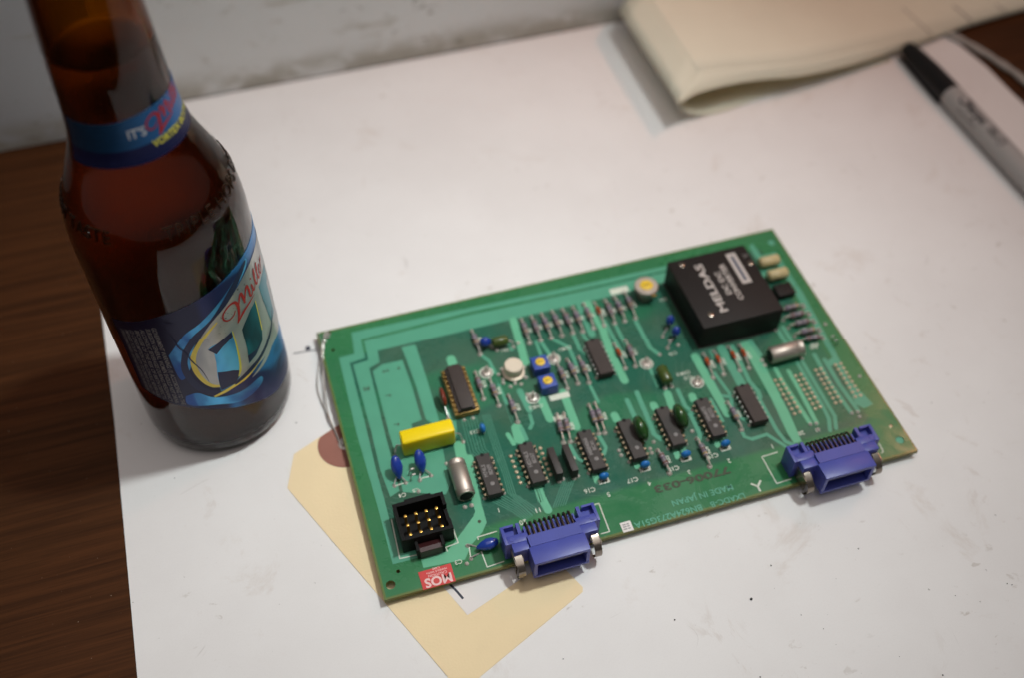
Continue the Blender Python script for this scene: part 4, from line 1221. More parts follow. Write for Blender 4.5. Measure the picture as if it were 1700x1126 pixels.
# two metal electrolytics lying down
def can(p0, p1, r, label, dark_end=0):
    a, b = Vector((*p0, ZT + r + .3)), Vector((*p1, ZT + r + .3))
    L_ = (b - a).length
    d = (b - a).normalized()
    mb = MB()
    mb.lathe([(0.4, 0), (r - .5, 0.05), (r, 0.5), (r, 2.3), (r - .32, 2.7), (r, 3.1), (r, L_ - 1.2), (r - .25, L_ - .9), (r, L_ - .6), (r - .3, L_), (r - .9, L_ + .02)], 26, (0, 0, 0), 'x')
    mb.mi = 1
    mb.lathe([(r - .92, L_ - .02), (r - .92, L_ + .12), (0.3, L_ + .14)], 22, (0, 0, 0), 'x')
    o = mb.make('capacitor', ['alu', 'black'], pcb, a, 40)
    o.rotation_euler = (0, 0, math.atan2(d.y, d.x))
    o['label'] = label
    lw = MB()
    for s_ in (-1, 1):
        n = Vector((-d.y, d.x, 0)) * s_ * 1.3
        e = b + n
        lw.tube([e, e + d * 1.2, e + d * 2.0 - Vector((0, 0, 1.5)), Vector(((e + d * 2.2).x, (e + d * 2.2).y, ZT))], .35, 6)
        pad((e + d * 2.2).x, (e + d * 2.2).y)
    lw.make('lead_wire', 'steel', o, (0, 0, 0))
    pr = MB()
    for k in range(4):
        pr.box(4.4 + k * 2.3, 4.6 + k * 2.3, -1.6, 1.6, 0, 0.02)
    pr.v = [(x, y_, math.sqrt(max(0, (r + .02) ** 2 - y_ ** 2)) + z) for x, y_, z in pr.v]
    pm_ = pr.make('printed_marking', 'chipmark', o, a, 0)
    pm_.rotation_euler = (0, 0, 0)
can((39.4, -83.4), (39.2, -99.6), 3.55, 'grey metal can capacitor lying between header and chip')
q0, q1 = [(194.37, -71.50), (179.36, -71.80)]
can(q0, q1, 3.6, 'shiny metal can capacitor lying near the black module')
# two beige film capacitors and a small wound coil beside the module
for p in ([(203.97, -20.95)], [(204.06, -29.31)]):
    x, y = p[0]
    o = MB().lathe([(0.5, -4.8), (2.1, -4.6), (2.5, -4.1), (2.5, 4.1), (2.1, 4.6), (.5, 4.8)], 18, (0, 0, 0), 'x').make('capacitor', 'beige', pcb, (x, y, ZT + 3), 50)
    o['label'] = 'beige tubular capacitor'
    mb = MB()
    lead(mb, [(x + 4.6, y, ZT + 3), (x + 5.6, y, ZT + 2.4), (x + 5.8, y, ZT)])
    mb.make('lead_wire', 'steel', o, (0, 0, 0))
x, y = [(203.00, -38.47)][0]
o = MB().box(-4.2, 3.6, -3.4, 3.4, 0.3, 3.4, .3).make('coil', 'module', pcb, (x, y, ZT))
mb = MB()
for k in range(7):
    a = k / 6
    mb.tube([(3.65 + .5 * math.cos(t) * .7, -3.2 + 6.4 * a + .55 * math.sin(t), 2.1 + 1.3 * math.cos(t)) for t in [i * .7 for i in range(10)]], .2, 5)
mb.make('winding', 'copper', o, (x, y, ZT))

# ------------------------------------------------------------------ transistor can, trimmers, test posts, thin resistor packs
x, y = [(74.64, -46.15)][0]
o = MB().lathe([(4.75, 0.8), (4.8, 1.0), (4.8, 1.5), (4.6, 1.6), (3.95, 1.62), (3.95, 5.6), (3.6, 6.0), (0, 6.02)], 36).make('transistor', 'cream', pcb, (x, y, ZT), 40)
o['label'] = 'round metal can transistor with a pale cap'
mb = MB()
for k in range(6):
    a = R(20 + 60 * k)
    lead(mb, [(3 * math.cos(a), 3 * math.sin(a), 0.9), (4.6 * math.cos(a), 4.6 * math.sin(a), .5), (5.3 * math.cos(a), 5.3 * math.sin(a), 0)], .3)
    pad(x + 5.4 * math.cos(a), y + 5.4 * math.sin(a), pad_me, .9)
mb.make('lead_wire', 'steel', o, (x, y, ZT))
for p in ([(85.77, -47.72)], [(85.67, -57.74)]):
    x, y = p[0]
    o = MB().box(-3.5, 3.5, -3.4, 3.4, 0.4, 5.4, .35).make('trimmer', 'trimblue', pcb, (x, y, ZT), 60)
    MB().lathe([(2.0, 5.41), (2.0, 5.75), (1.7, 5.95), (0, 5.96)], 24).make('rotor', 'trimyel', o, (x, y, ZT))
    MB().box(-1.3, 1.3, -.25, .25, 5.97, 5.99).make('screw_slot', 'brass', o, (x, y, ZT), 0)
x, y = [(143.39, -21.79)][0]
o = MB().lathe([(3.6, 0.3), (3.7, .6), (3.7, 5.0), (5.1, 5.3), (5.25, 5.6), (5.25, 7.0), (4.9, 7.3), (2.9, 7.32), (2.85, 6.9)], 40).make('trimmer', 'alu', pcb, (x, y, ZT), 40)
o['label'] = 'large round metal trimmer with yellow rotor'
MB().lathe([(2.8, 6.8), (2.8, 7.5), (2.5, 7.7), (0, 7.72)], 24).make('rotor', 'trimyel', o, (x, y, ZT))
MB().box(-1.6, 1.6, -.3, .3, 7.73, 7.76).make('screw_slot', 'brass', o, (x, y, ZT), 0)
MB().box(0.6, 2.4, -6.1, -5.0, 5.2, 6.6, .2).make('stop_tab', 'brass', o, (x, y, ZT))
tp = MB()
tp.lathe([(1.9, 0), (1.9, .5), (1.6, .7), (1.15, .72), (1.1, .2), (0.0, .15)], 22)
tp.tube([(-.75 * 1, 0, .2), (-.8, 0, 2.8), (-.5, 0, 3.7), (0, 0, 4.0), (.5, 0, 3.7), (.8, 0, 2.8), (.75, 0, .2)], .38, 7)
tp_me = tp.mesh('test_post', 'solder')
for k, (x, y) in enumerate([(63.85, -42.54), (78.39, -60.69), (93.13, -43.85), (129.70, -57.79), (146.23, -73.17)]):
    inst('test_post', tp_me, pcb, (x, y, ZT + .15), R(35 + 25 * k))
for k, (p, L_) in enumerate((([(75.85, -95.78)], 12.5), ([(81.90, -96.20)], 12.5))):
    x, y = p[0]
    o = MB().box(-1.35, 1.35, -L_ / 2, L_ / 2, .9, 6.6, .3).make('resistor_pack', 'chip', pcb, (x, y, ZT))
    pb = MB()
    for i in range(5):
        pb.box(-.15, .15, -5.1 + i * 2.54 - .25, -5.1 + i * 2.54 + .25, -.1, .9)
    pb.make('pins', 'steel', o, (x, y, ZT), 0)['kind'] = 'stuff'
    tx = MB()
    tx.text('RGLD', 2.2, (1.37, 0, 3.8), (0, 1, 0), (0, 0, 1), .01)
    tx.make('printed_marking', 'chipmark', o, (x, y, ZT), 0)
    pad(x, y - 5.6, pad_me, 1.2)
    pad(x + 1.6, y - 5.2, pad_me, 1.0)

# ------------------------------------------------------------------ black module with white print
mx, my = 172.6, -37.2
module = MB().box(-18.3, 18.5, -19.8, 20.0, 0.4, 14.0, .55).make('power_module', 'module', pcb, (mx, my, ZT), 50)
module['label'] = 'square black potted module with white lettering'
tm = MB()
T = 14.03
tm.textfit('MELDAS', 28.5, 3.5, (-5.9, 0.6, T), (0, 1, 0), (-1, 0, 0), .025)
tm.textfit('DC DC', 13.5, 2.3, (0.2, 1.5, T), (0, 1, 0), (-1, 0, 0), .025)
tm.textfit('CONVERTER', 21.5, 2.4, (3.9, 1.3, T), (0, 1, 0), (-1, 0, 0), .025)
tm.make('printed_lettering', 'modprint', module, (mx, my, ZT), 0)
fr = MB()
for bx_ in ((8.0, 12.5, -1.5, 0.3), (8.0, 12.5, 15.0, 16.8), (8.0, 9.5, 0.3, 15.0), (11.0, 12.5, 0.3, 15.0)):
    fr.box(*bx_, 14.005, 14.03)
fr.make('printed_frame', 'modprint', module, (mx, my, ZT), 0)
MB().box(9.6, 10.9, 0.4, 14.9, 14.004, 14.02).make('printed_panel', 'modblue', module, (mx, my, ZT), 0)
dot = MB().lathe([(1.35, 14.0), (1.3, 14.35), (.9, 14.5), (0, 14.5)], 18).mesh('screw', 'clip')
for dx, dy in ((-12.9, 16.4), (-12.5, -13.4), (16.4, 8.8)):
    inst('screw', dot, module, (mx + dx, my + dy, ZT))
fm = MB()
fm.text('V', 2.2, (16.4, 13.6, T), (0, 1, 0), (-1, 0, 0), .02)
fm.make('printed_lettering', 'chipmark', module, (mx, my, ZT), 0)
MB().box(-18.7, 18.9, -20.2, 20.4, 0.05, 0.38).make('base_flange', 'chip', module, (mx, my, ZT), 0)

# ------------------------------------------------------------------ black box header with gold pins
hx, hy = 20.7, -106.0
W2, D2, H2 = 9.7, 7.9, 9.4
hb = MB()
hb.box(-W2, W2, -D2, D2, .3, 1.8)
hb.box(-W2, W2, D2 - 1.5, D2, 1.8, H2)                     # rear wall
hb.box(-5.0, 5.2, D2, D2 + 1.0, .3, H2 - 0.4)              # key rib behind it
hb.box(-W2, -W2 + 1.3, -D2, D2 - 1.5, 1.8, H2)             # left wall
hb.box(W2 - 1.3, W2, 2.2, D2 - 1.5, 1.8, H2)               # right wall, notched
hb.box(W2 - 1.3, W2, -3.6, 2.2, 1.8, 6.4)
hb.box(W2 - 1.3, W2, -D2, -3.6, 1.8, H2 - .5)
hb.box(-W2 + 1.3, -5.0, -D2, -D2 + 1.3, 1.8, H2 - .3)      # front wall in two cheeks and a lower middle
hb.box(5.0, W2 - 1.3, -D2, -D2 + 1.3, 1.8, H2 - .3)
hb.box(-5.0, 5.0, -D2, -D2 + 1.3, 1.8, H2 - .3)
hb.box(-5.3, -4.2, -D2 - 4.0, -D2, .3, 6.6)
hb.box(4.2, 5.3, -D2 - 4.0, -D2, .3, 6.6)
header = hb.make('pin_header', 'black', pcb, (hx, hy, ZT), 0)
lt = MB()
lt.add([(-4.15, -D2 - .05, 0.3), (4.15, -D2 - .05, .3), (4.15, -D2 - 4.2, .3), (-4.15, -D2 - 4.2, .3), (-4.15, -D2 - .05, 4.2), (4.15, -D2 - .05, 4.2), (4.15, -D2 - 4.2, 5.2), (-4.15, -D2 - 4.2, 5.2), (-4.15, -D2 - 2.6, 5.6), (4.15, -D2 - 2.6, 5.6)],
       [(0, 1, 2, 3), (3, 2, 6, 7), (7, 6, 9, 8), (8, 9, 5, 4), (0, 4, 5, 1), (1, 5, 9, 6, 2), (0, 3, 7, 8, 4)])
lt.make('latch', 'redtab', header, (hx, hy, ZT), 0)
gpn = MB().box(-.55, .55, -.55, .55, 1.81, 7.4, .22).mesh('gold_pin', 'gold', 30)
for i in range(4):
    for j in range(3):
        inst('gold_pin', gpn, header, (hx + (i - 1.5) * 3.96, hy + (j - 1) * 3.96 - 1.0, ZT))

# ------------------------------------------------------------------ blue right-angle connectors on the front edge
def connector(X0, Y0, label):
    """X0: left end of the bar; Y0: rear face; built downwards from the rear"""
    b = MB()
    B = b.box
    # ears with a sunk pocket each
    for e in (0, 1):
        def ex(a0, a1, *r):
            B(*((a0, a1) if not e else (36.4 - a1, 36.4 - a0)), *r)
        ex(0.0, 1.2, -7.6, 0.0, 0.2, 11.0, .12)
        ex(1.2, 7.2, -4.4, -0.0, 0.2, 8.2)
        ex(1.2, 5.0, -0.9, -0.0, 8.2, 11.0)
        ex(5.9, 7.2, -4.4, 0.0, 8.2, 11.0)
        ex(1.2, 9.0, -7.6, -4.4, 0.2, 11.0, .15)
        ex(2.2, 8.4, -11.2, -7.6, 2.0, 10.9, .15)
    # comb between the ears
    B(7.2, 29.2, -6.4, -0.8, 0.2, 6.0)
    for k in range(11):
        B(8.5 + k * 1.9, 9.2 + k * 1.9, -6.0, -1.2, 6.0, 9.3)
    b.lathe([(0.9, 11.0), (0.85, 11.12), (0, 11.13)], 14, (33.6, -6.0, 0))
    b.lathe([(0.9, 11.0), (0.85, 11.12), (0, 11.13)], 14, (2.9, -6.0, 0))
    # shroud: four walls and a rear face
    s0, s1, f, r_ = 7.6, 28.8, -18.3, -6.5
    B(8.4, 28.0, r_ - 1.1, r_, 0.8, 11.9)
    B(8.4, 28.0, -11.2, r_ - 1.1, 10.4, 12.0)
    B(s0, s1, f, -11.2, 10.3, 12.0, .3)
    B(s0, s1, f, -11.2, 1.2, 2.4, .2)
    B(s0, s0 + 1.3, f + .15, -11.2, 2.4, 10.3)
    B(s1 - 1.3, s1, f + .15, -11.2, 2.4, 10.3)
    B(8.4, 28.0, -11.2, -9.0, 1.3, 2.3)
    c = b.make('connector', 'conn', pcb, (X0, Y0, ZT), 30)
    c['label'] = label
    t = MB()
    t.box(8.95, 27.45, -11.15, -7.7, 2.45, 10.2)
    t.box(10.4, 26.0, -16.6, -11.15, 6.4, 8.4)
    t.make('insulator', 'conndark', c, (X0, Y0, ZT), 0)
    tg = MB().box(-.4, .4, -5.0, 0, 0, .25).mesh('contact', 'contact', 0)
    for k in range(8):
        inst('contact', tg, c, (X0 + 11.5 + k * 1.92, Y0 - 11.2, ZT + 8.42))
    # contact tails: upper row reaches over and down, lower row is shorter
    up_ = MB()
    up_.tube([(0, -6.9, 10.2), (0, -5.4, 10.2), (0, -2.4, 10.0), (0, -0.4, 9.6), (0, 0.5, 8.4), (0, 0.7, 5), (0, 0.7, 0)], .46, 6)
    lo_ = MB()
    lo_.tube([(0, -6.9, 8.8), (0, -4.9, 8.7), (0, -3.9, 8.2), (0, -3.6, 6.0)], .40, 6)
    um, lm_ = up_.mesh('contact_tail', 'contact'), lo_.mesh('contact_tail', 'contact')
    for k in range(10):
        inst('contact_tail', um, c, (X0 + 9.9 + k * 1.86, Y0, ZT))
        if k < 9: inst('contact_tail', lm_, c, (X0 + 10.83 + k * 1.86, Y0, ZT))
        pad(X0 + 9.9 + k * 1.86, Y0 + 1.2, pad_me, .7)
    # spring clips at both sides
    for e in (0, 1):
        cl = MB()
        sx = 1 if not e else -1
        x0 = 3.6 if not e else 32.8
        pr_ = smooth_line([(-7.7, 8.3), (-10.2, 8.4), (-13.2, 7.7), (-15.6, 6.6), (-17.0, 4.8), (-17.2, 2.4), (-16.4, 0.4), (-14.6, -1.2)], 3)
        n = len(pr_)
        for wx0, wx1 in ((-1.35, 1.35),):
            vs = []
            for off in (0, -0.45):
                for xx in (wx0, wx1):
                    vs += [(x0 + xx, p.x - off * .5, p.y + off) for p in pr_]
            fs = []
            for i in range(n - 1):
                fs += [(i, i + 1, n + i + 1, n + i), (3 * n + i, 3 * n + i + 1, 2 * n + i + 1, 2 * n + i), (2 * n + i, 2 * n + i + 1, i + 1, i), (n + i, n + i + 1, 3 * n + i + 1, 3 * n + i)]
            cl.add(vs, fs)
        cl.box(x0 - sx * 1.4, x0 - sx * 1.8, -14.8, -7.7, 1.2, 7.6)
        cl.box(x0 + sx * 1.4, x0 + sx * 1.75, -13.0, -11.3, 4.0, 7.4)
        cl.make('spring_clip', 'clip', c, (X0, Y0, ZT), 45)
    return c
connector(46.0, -120.0, 'left blue connector, overhanging the board edge above the manila tag')
connector(161.8, -118.8, 'right blue connector, near the front right corner')

# ------------------------------------------------------------------ stickers on the board
rl_ = [(14.07, -123.00), (26.40, -122.94), (26.36, -130.36), (14.27, -130.33)]
cx_, cy_ = sum(p[0] for p in rl_) / 4, sum(p[1] for p in rl_) / 4
red = MB().prism([(x - cx_, y - cy_) for x, y in rl_], 0.0, .22).make('warning_sticker', 'redlabel', pcb, (cx_, cy_, ZT), 0)
red['label'] = 'red sticker with MOS in pale letters'
mb = MB()
mb.text('MOS', 3.5, (.25, -1.35, .25), (-1, 0, 0), (0, -1, 0), .03)
mb.text('CAUTION', 1.0, (0.5, 1.0, .25), (-1.1, 0, 0), (0, -1, 0), .01)
mb.text('HANDLE WITH', .8, (0.5, 2.3, .25), (-1, 0, 0), (0, -1, 0), .01)
mb.text('CARE', .8, (0.5, 3.5, .25), (-1, 0, 0), (0, -1, 0), .01)
mb.make('printed_lettering', 'redtext', red, (cx_, cy_, ZT), 0)
x, y = [(93.66, -127.82)][0]
o = MB().box(-2.1, 2.1, -2.1, 2.1, 0, .2).make('inspection_sticker', 'sticker', pcb, (x, y, ZT + .02), 0)
mb = MB()
for k in (-.9, .1, 1.0):
    mb.box(-1.5 + k * .1, -.1, k - .28, k + .2, .21, .23)
    mb.box(.2, 1.2, k - .28, k + .2, .21, .23)
mb.make('printed_marking', 'textgrey', o, (x, y, ZT + .02), 0)

# ------------------------------------------------------------------ manila shipping tag under the board
ta = Vector((0.40, -0.9165))
tb = Vector((0.9165, 0.40))
t0 = Vector((-12.0, -53.4)) + tb * 16.9 - tb * 0.0      # middle of the holed end
t0 = Vector((-11.8, -53.3)) + tb * (16.0)
hole = Vector((0.6, -57.2))
t0 = hole - ta * 9.5
tag = thing('shipping_tag', 'manila paper shipping tag under the circuit board with a wire tie', 'tag', (hole.x, hole.y, 0))
hw, ln = 29.2, 118.5
oc = [t0 - tb * 18.5, t0 - tb * hw + ta * 11.5, t0 - tb * hw + ta * (ln - 1.2), t0 - tb * (hw - 1.2) + ta * ln, t0 + tb * (hw - 1.2) + ta * ln, t0 + tb * hw + ta * (ln - 1.2), t0 + tb * hw + ta * 11.5, t0 + tb * 18.5]
hc = hole
me = plate_with_holes([(p.x - hc.x, p.y - hc.y) for p in oc], [(0, 0, 2.0)], 0.14)
me.materials.clear()
me.materials.append(M['card'])
me.name = 'card'
inst('card', me, tag, (hc.x, hc.y, 0.16))
rp = [(11.2 * math.cos(2 * math.pi * i / 40), 11.2 * math.sin(2 * math.pi * i / 40)) for i in range(40)]
rp2 = []
for (x, y) in rp:
    q = Vector((x, y))
    s_ = q.dot(ta)
    if s_ < -9.3: q += ta * (-9.3 - s_)
    rp2.append((q.x, q.y))
me = plate_with_holes(rp2, [(0, 0, 2.0)], 0.10)
me.materials.clear()
me.materials.append(M['patch'])
me.name = 'reinforcement_patch'
inst('reinforcement_patch', me, tag, (hc.x, hc.y, 0.42))
MB().lathe([(2.0, .53), (3.1, .55), (3.0, .8), (2.1, .85), (1.9, .55)], 20).make('eyelet', 'steel', tag, (hc.x, hc.y, 0))
sk = [(21.65, -128.82), (27.19, -142.33), (59.63, -131.17), (55.50, -114.61)]
MB().prism([(x - hc.x, y - hc.y) for x, y in sk], .32, .42).make('sticker', 'sticker', tag, (hc.x, hc.y, 0), 0)
L, Rr = ribbon(smooth_line([(23.94, -128.00), (25.70, -131.55), (27.47, -135.81)], 4), 0.9)
mb = MB()
for i in range(len(L) - 1):
    mb.add([(*Rr[i], .45), (*Rr[i + 1], .45), (*L[i + 1], .45), (*L[i], .45)], [(0, 1, 2, 3)])
mb.make('pen_stroke', 'penink', tag, (0, 0, 0))
# twisted wire from the eyelet up the board edge and through the corner hole
wa = [(hc.x - .6, hc.y + .5, .9)] + [(*p, 1.2) for p in [(-1.43, -57.90), (-2.34, -50.31)]] + [(*p, 2.4) for p in [(-3.41, -42.78), (-2.47, -30.32)]] + [(*p, 3.6) for p in [(-0.67, -18.64), (0.45, -12.22)]] + [(*p, 5.4) for p in [(1.40, -8.54), (2.91, -4.15), (4.51, -2.01)]] + [(*[(5.02, -1.14)][0], 3.0)]
wb = [(hc.x + .4, hc.y + .2, .9)] + [(*p, .8) for p in [(-1.82, -55.99), (-2.92, -46.76), (-4.46, -36.85)]] + [(*p, 1.2) for p in [(-5.08, -28.59), (-4.01, -21.69)]] + [(*p, 2.2) for p in [(-1.73, -15.83)]] + [(*p, 4.8) for p in [(0.05, -12.41), (0.94, -6.51), (0.84, -1.60), (0.35, -0.04)]]
wm = MB()
wm.tube(smooth_line(wa, 6), .33, 7)
wm.tube(smooth_line(wb, 6), .22, 7)
a0 = [(*p, 5.0) for p in [(-1.06, -17.64), (0.17, -13.29), (1.48, -8.57), (3.29, -3.92)]]
c0 = smooth_line(a0, 14)
wm.tube([p + Vector((.55 * math.cos(i * .75), .2 * math.sin(i * .75), .5 * math.sin(i * .75))) for i, p in enumerate(c0)], .26, 6)
e0 = [(*p, 5.0) for p in [(2.56, -2.30), (3.41, -4.66), (5.03, -3.06), (4.62, -1.18), (3.30, -2.53), (4.95, -4.78)]]
wm.tube(smooth_line(e0, 5), .3, 6)
wm.make('tie_wire', 'steel', tag, (0, 0, 0))

# ------------------------------------------------------------------ folded cream envelope, upper right
def V3(p, z): return Vector((p[0], p[1], z))
HT = 24.0
fA = V3([(216.66, 97.45)][0], 24)
fD = (V3([(216.75, 163.85)][0], 24) - fA)
env = thing('paper_envelope', 'folded cream paper envelope at the back of the white sheet', 'envelope', (fA.x + 30, fA.y + 30, 0))
fS = V3([(202.63, 84.36)][0], 18.0)
front_top = [fS, V3([(208.43, 89.68)][0], 21), fA + Vector((-.4, -.5, -0.9)), fA + Vector((0.9, .1, 0.0)), V3([(240.00, 98.76)][0], 21), V3([(273.32, 97.60)][0], 17.5), V3([(310.53, 102.75)][0], 13.5), V3([(347.77, 109.45)][0], 9), V3([(389.45, 117.48)][0], 5.5), V3([(437.85, 122.87)][0], 4.5), V3([(494.03, 127.74)][0], 4.5)]
front_bot = [V3([(340.06, 102.74)][0], .6), V3([(298.71, 100.05)][0], .7), V3([(281.07, 98.85)][0], .7), V3([(259.84, 95.63)][0], .7), V3([(237.40, 90.38)][0], .7), V3([(225.54, 89.47)][0], 1.0), V3([(216.80, 89.03)][0], 3.2), V3([(209.90, 87.85)][0], 7.5), V3([(205.58, 86.43)][0], 12.5), fS]
DV = Vector((fD.x, fD.y, 0)) * 1.25
def swept(pts, d, m=6, sag=0.0):
    mb = MB()
    n = len(pts)
    for j in range(m + 1):
        for p in pts:
            t = j / m
            mb.v.append(tuple(p + d * t - Vector((fA.x + 30, fA.y + 30, 0))))
    for j in range(m):
        for i in range(n - 1):
            mb.f.append((j * n + i, j * n + i + 1, (j + 1) * n + i + 1, (j + 1) * n + i))
            mb.m.append(0)
    return mb
def sheet(name, pts, d, m, th=0.35, parent=env):
    o = swept(pts, d).make(name, m, parent, (fA.x + 30, fA.y + 30, 0), 50)
    md = o.modifiers.new('thickness', 'SOLIDIFY')
    md.thickness = th * K
    md.offset = 0
    return o
spine = front_top[:4]
sheet('spine_fold', spine, DV, 'envelope')
sheet('top_sheet', smooth_line(front_top[3:], 4), DV, 'envelope')
sheet('bottom_sheet', smooth_line(front_bot, 4), DV, 'envelope')
# the front lip: the top sheet turns down to a second rim, and an inner sheet runs back from there
rim = [fS.copy(), V3([(216.70, 90.52)][0], 17), V3([(236.94, 93.65)][0], 15.5), V3([(256.46, 94.26)][0], 13.8), V3([(272.74, 93.93)][0], 12), V3([(294.41, 96.23)][0], 9.5), V3([(322.49, 101.20)][0], 7), V3([(357.99, 109.51)][0], 4.5), V3([(398.88, 118.13)][0], 2.4), V3([(438.84, 122.73)][0], 2), V3([(495.15, 127.54)][0], 2)]
rs_ = smooth_line(rim, 4)
tp_ = smooth_line([fA + Vector((.9, .1, 0))] + front_top[4:], 4)
def resample(L_, n):
    acc = [0]
    for a, b_ in zip(L_, L_[1:]): acc.append(acc[-1] + (b_ - a).length)
    out = []
    for k in range(n):
        s_ = acc[-1] * k / (n - 1)
        i = 0
        while i < len(acc) - 2 and acc[i + 1] < s_: i += 1
        t = (s_ - acc[i]) / max(1e-6, acc[i + 1] - acc[i])
        out.append(L_[i] + (L_[i + 1] - L_[i]) * t)
    return out
A_, B_ = resample(tp_, 36), resample(rs_, 36)
mb = MB()
off = Vector((fA.x + 30, fA.y + 30, 0))
for j in range(6):
    t = j / 5
    for i_, (p, q) in enumerate(zip(A_, B_)):
        bulge = Vector((0, -0.7, 0.3)) * math.sin(math.pi * t) * min(1, (p - q).length / 9)
        sp_ = resample(spine[::-1], 6)[j]
        fix = (sp_ - A_[0].lerp(B_[0], t)) * max(0.0, 1 - i_ / 5)
        mb.v.append(tuple(p.lerp(q, t) + bulge * min(1.0, i_ / 5) + fix - off))
for j in range(5):
    for i in range(35):
        mb.f.append((j * 36 + i, (j + 1) * 36 + i, (j + 1) * 36 + i + 1, j * 36 + i + 1))
        mb.m.append(0)
o = mb.make('front_lip', 'envelope', env, off, 60)
md = o.modifiers.new('thickness', 'SOLIDIFY')
md.thickness = 0.35 * K
md.offset = 0
eg = MB()
eg.tube([p - off for p in rs_], .75, 8)
eg.make('folded_edge', 'envelope', env, off, 60)
md_ = MB()
md_.tube([a.lerp(b_, .5) + Vector((0, -.55, .35)) - off for a, b_ in list(zip(A_, B_))[4:]], .34, 6)
md_.make('flap_edge', 'envelope', env, off, 60)
sheet('inner_sheet', [p + Vector((0, .5, 0)) for p in rs_], DV * 0.6, 'envin', .3)
# three thin grey lines across the top sheet
def on_top(px, py, z): return V3((px, py), z)
LINES = []
for a, b_, w in (([(365.11, 137.30), (367.93, 109.26)], 9.6, .8), ([(396.41, 133.34), (398.44, 117.28)], 7.4, 1.3), ([(421.39, 128.00), (422.91, 120.03)], 6.2, 1.0)):
    mb = MB()
    LINES.append(mb)
    for k in range(6):
        t0_, t1_ = k / 6, (k + 1) / 6
        p0, p1 = Vector(a[0]).lerp(Vector(a[1]), t0_), Vector(a[0]).lerp(Vector(a[1]), t1_)
        mb.add([(p0.x - w / 2, p0.y, 0), (p0.x + w / 2, p0.y, 0), (p1.x + w / 2, p1.y, 0), (p1.x - w / 2, p1.y, 0)], [(0, 1, 2, 3)])
# lay them on the sheet
def top_z(x, y):
    best = None
    for a, b_ in zip(tp_, tp_[1:]):
        # foot of the sweep line through (x, y)
        den = (b_.x - a.x) * DV.y - (b_.y - a.y) * DV.x
        if abs(den) < 1e-9: continue
        t = ((x - a.x) * DV.y - (y - a.y) * DV.x) / den
        if 0 <= t <= 1: best = a.z + (b_.z - a.z) * t
    return best if best is not None else 5
for mb in LINES:
    mb.v = [(x - off.x, y - off.y, top_z(x, y) + .30) for x, y, z in mb.v]
    mb.make('sheet_line', 'greyline', env, off, 0)

# ------------------------------------------------------------------ black-capped marker pen
m0, m1, m2 = [(343.81, 104.96), (349.99, 61.35), (350.93, -0.81)]
mdv = (Vector(m2) - Vector(m1)).normalized()
mang = math.atan2(mdv.y, mdv.x)
mo = Vector((m1[0], m1[1], 0))
marker = thing('marker_pen', 'grey permanent marker with black cap lying on the white paper', 'marker', mo)
marker.rotation_euler = (0, 0, mang)
RM = 6.0
def mpart(mb, name, m, sm=40, parent=marker):
    me = mb.mesh(name, m, sm)
    o = bpy.data.objects.new(name, me)
    COL.objects.link(o)
    o.parent = parent
    return o
capL = (Vector(m1) - Vector(m0)).length
cap = mpart(MB().lathe([(0.0, -capL - .4), (2.6, -capL - .2), (3.6, -capL + .6), (4.5, -capL + 4), (5.2, -capL + 13), (5.8, -capL + 24), (6.0, -6), (6.0, -1), (6.0, 0), (5.6, .02)], 40, (0, 0, RM), 'x'), 'cap', 'capblack')
cl = MB()
cl.box(-capL + 1, -2.0, -1.5, 1.5, -.6, .6, .4)
cl.xf(Matrix.Translation((0, 0, RM)) @ Matrix.Rotation(R(150), 4, 'X') @ Matrix.Translation((0, 0, 7.6)) @ Matrix.Rotation(R(-2.2), 4, 'Y'))
cl.v = [(x, y, max(z, .15)) for x, y, z in cl.v]
mpart(cl, 'clip', 'capblack', 40, cap)
barrel = mpart(MB().lathe([(5.7, -.5), (RM - .1, 0.05), (RM - .05, .4), (RM - .05, 78), (5.6, 86), (5.0, 92), (0, 92.5)], 40, (0, 0, RM), 'x'), 'barrel', 'barrel')
def bfn(ang0, sc=1.0):
    def f(x, y):
        a = R(ang0) + y / RM
        return (x, (RM + .02) * -math.sin(a) * -1, RM + (RM + .02) * math.cos(a))
    return f
# script word, two short lines, a ring and a fine line of print
def mark_xy(x, y, a0):
    """x along the barrel, y across; a0 turns the print round the barrel (0 = on top, + towards the pen's left)"""
    a = R(a0) + y / RM
    return (x, math.sin(a) * (RM + .03), RM + math.cos(a) * (RM + .03))
W_ = [([(1.5, 3.1), (0.9, 3.5), (0.1, 3.2), (0.3, 2.3), (1.2, 1.6), (1.3, .6), (.5, -.1), (-.6, .2), (-1.0, 1.0)], [.5, .8, .9, 1.0, 1.1, 1.1, .9, .8, .6]),
      ([(1.9, 3.0), (1.9, 1.5), (1.95, 0.1), (2.2, 1.2), (2.6, 1.4), (2.7, .1), (3.0, .3)], [.7, .9, .8, .7, .9, .8, .5]),
      ([(3.9, 1.2), (3.3, 1.3), (3.1, .5), (3.5, .05), (3.9, 1.0), (4.0, .1), (4.4, .5)], [.7, .8, .9, .8, .8, .9, .5]),
      ([(4.5, .1), (4.6, 1.3), (4.9, 1.0), (5.3, 1.3)], [.8, .9, .7, .8]),
      ([(5.4, 1.4), (5.4, 0), (5.3, -1.3)], [.7, .9, .7]), ([(5.45, 1.1), (6.0, 1.4), (6.2, .6), (5.8, .05), (5.4, .3)], [.7, .8, .9, .8, .6]),
      ([(6.5, 1.3), (6.5, .4), (6.7, .05), (7.0, .3)], [.8, .9, .8, .5]), ([(6.55, 1.9), (6.65, 2.05)], [.8, .7]),
      ([(7.0, .5), (7.6, .8), (7.6, 1.3), (7.2, 1.2), (7.1, .5), (7.5, 0), (8.2, .3)], [.6, .8, .8, .8, .8, .7, .4])]
mb = MB()
A0 = -24
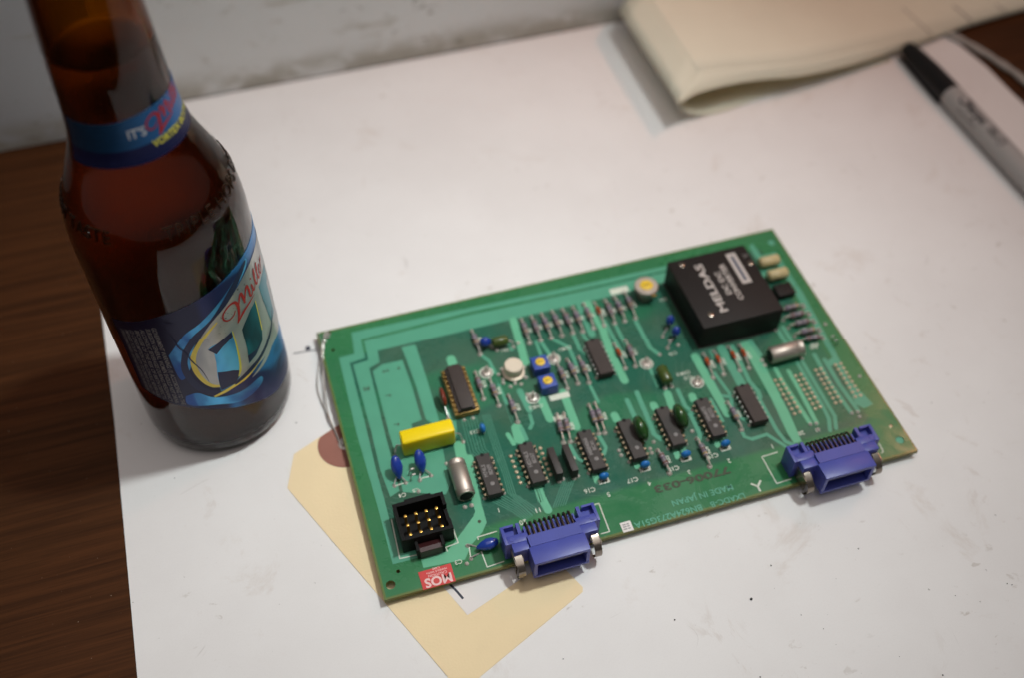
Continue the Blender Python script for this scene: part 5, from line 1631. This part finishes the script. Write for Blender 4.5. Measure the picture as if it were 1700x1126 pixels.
for pts, ww in W_:
    P = smooth_line([(x * 2.35, y * 2.1) for x, y in pts], 5)
    wv_ = [1.05 * ww[min(int(i / (len(P) - 1) * (len(ww) - 1)), len(ww) - 1)] for i in range(len(P))]
    L, Rr = ribbon(P, wv_)
    for i in range(len(L) - 1):
        mb.add([mark_xy(11.5 + p.x, p.y - 1.0, A0) for p in (Rr[i], Rr[i + 1], L[i + 1], L[i])], [(0, 1, 2, 3)])
mpart(mb, 'script_lettering', 'markink', 0, barrel)
mb = MB()
for t, y in (('FINE', 1.6), ('POINT', -.6)):
    mb.text(t, 1.75, None, None, None, .04, 'LEFT', lambda x, y_, y=y: mark_xy(34.5 + x, y + y_, A0))
mb.text('PERMANENT MARKER', 1.0, None, None, None, .005, 'LEFT', lambda x, y_: mark_xy(13 + x * 1.1, -4.4 + y_, A0))
for k in range(24):
    a, b_ = 2 * math.pi * k / 24, 2 * math.pi * (k + 1) / 24
    for r0, r1 in ((2.2, 2.6),):
        mb.add([mark_xy(45 + r * math.cos(t), 0.6 + r * math.sin(t), A0) for r, t in ((r0, a), (r1, a), (r1, b_), (r0, b_))], [(0, 1, 2, 3)])
mb.text('AP', 2.0, None, None, None, .01, 'CENTER', lambda x, y_: mark_xy(45 + x, 0.6 + y_, A0))
mpart(mb, 'printed_lettering', 'markink', 0, barrel)

# ------------------------------------------------------------------ clear plastic sleeve edge at the far right
sl = thing('plastic_sleeve', 'crumpled clear plastic sleeve edge beside the envelope on the desk', 'plastic sleeve', (393, 95, 0))
pa = smooth_line([(376, 128, 0), (384, 114, 0), (391, 98, 0), (396, 82, 0), (399.5, 66, 0), (401, 40, 0), (401, 0, 0)], 6)
mb = MB()
n = 9
for i, p in enumerate(pa):
    d = (pa[min(i + 1, len(pa) - 1)] - pa[max(i - 1, 0)]).normalized()
    nn = Vector((d.y, -d.x, 0))
    for k in range(n):
        a = math.pi * 2 * k / n
        w = 2.3 + .4 * math.sin(i * 1.1)
        mb.v.append(tuple(p + nn * (-1.0 * w * math.cos(a)) + Vector((0, 0, 1.6 + (1.5 + .3 * math.sin(i * 1.7 + k)) * math.sin(a))) - Vector((393, 95, 0))))
for i in range(len(pa) - 1):
    for k in range(n):
        mb.f.append((i * n + k, i * n + (k + 1) % n, (i + 1) * n + (k + 1) % n, (i + 1) * n + k))
        mb.m.append(0)
o = mb.make('rolled_edge', 'clear', sl, (393, 95, 0), 60)
md = o.modifiers.new('thickness', 'SOLIDIFY')
md.thickness = 0.25 * K
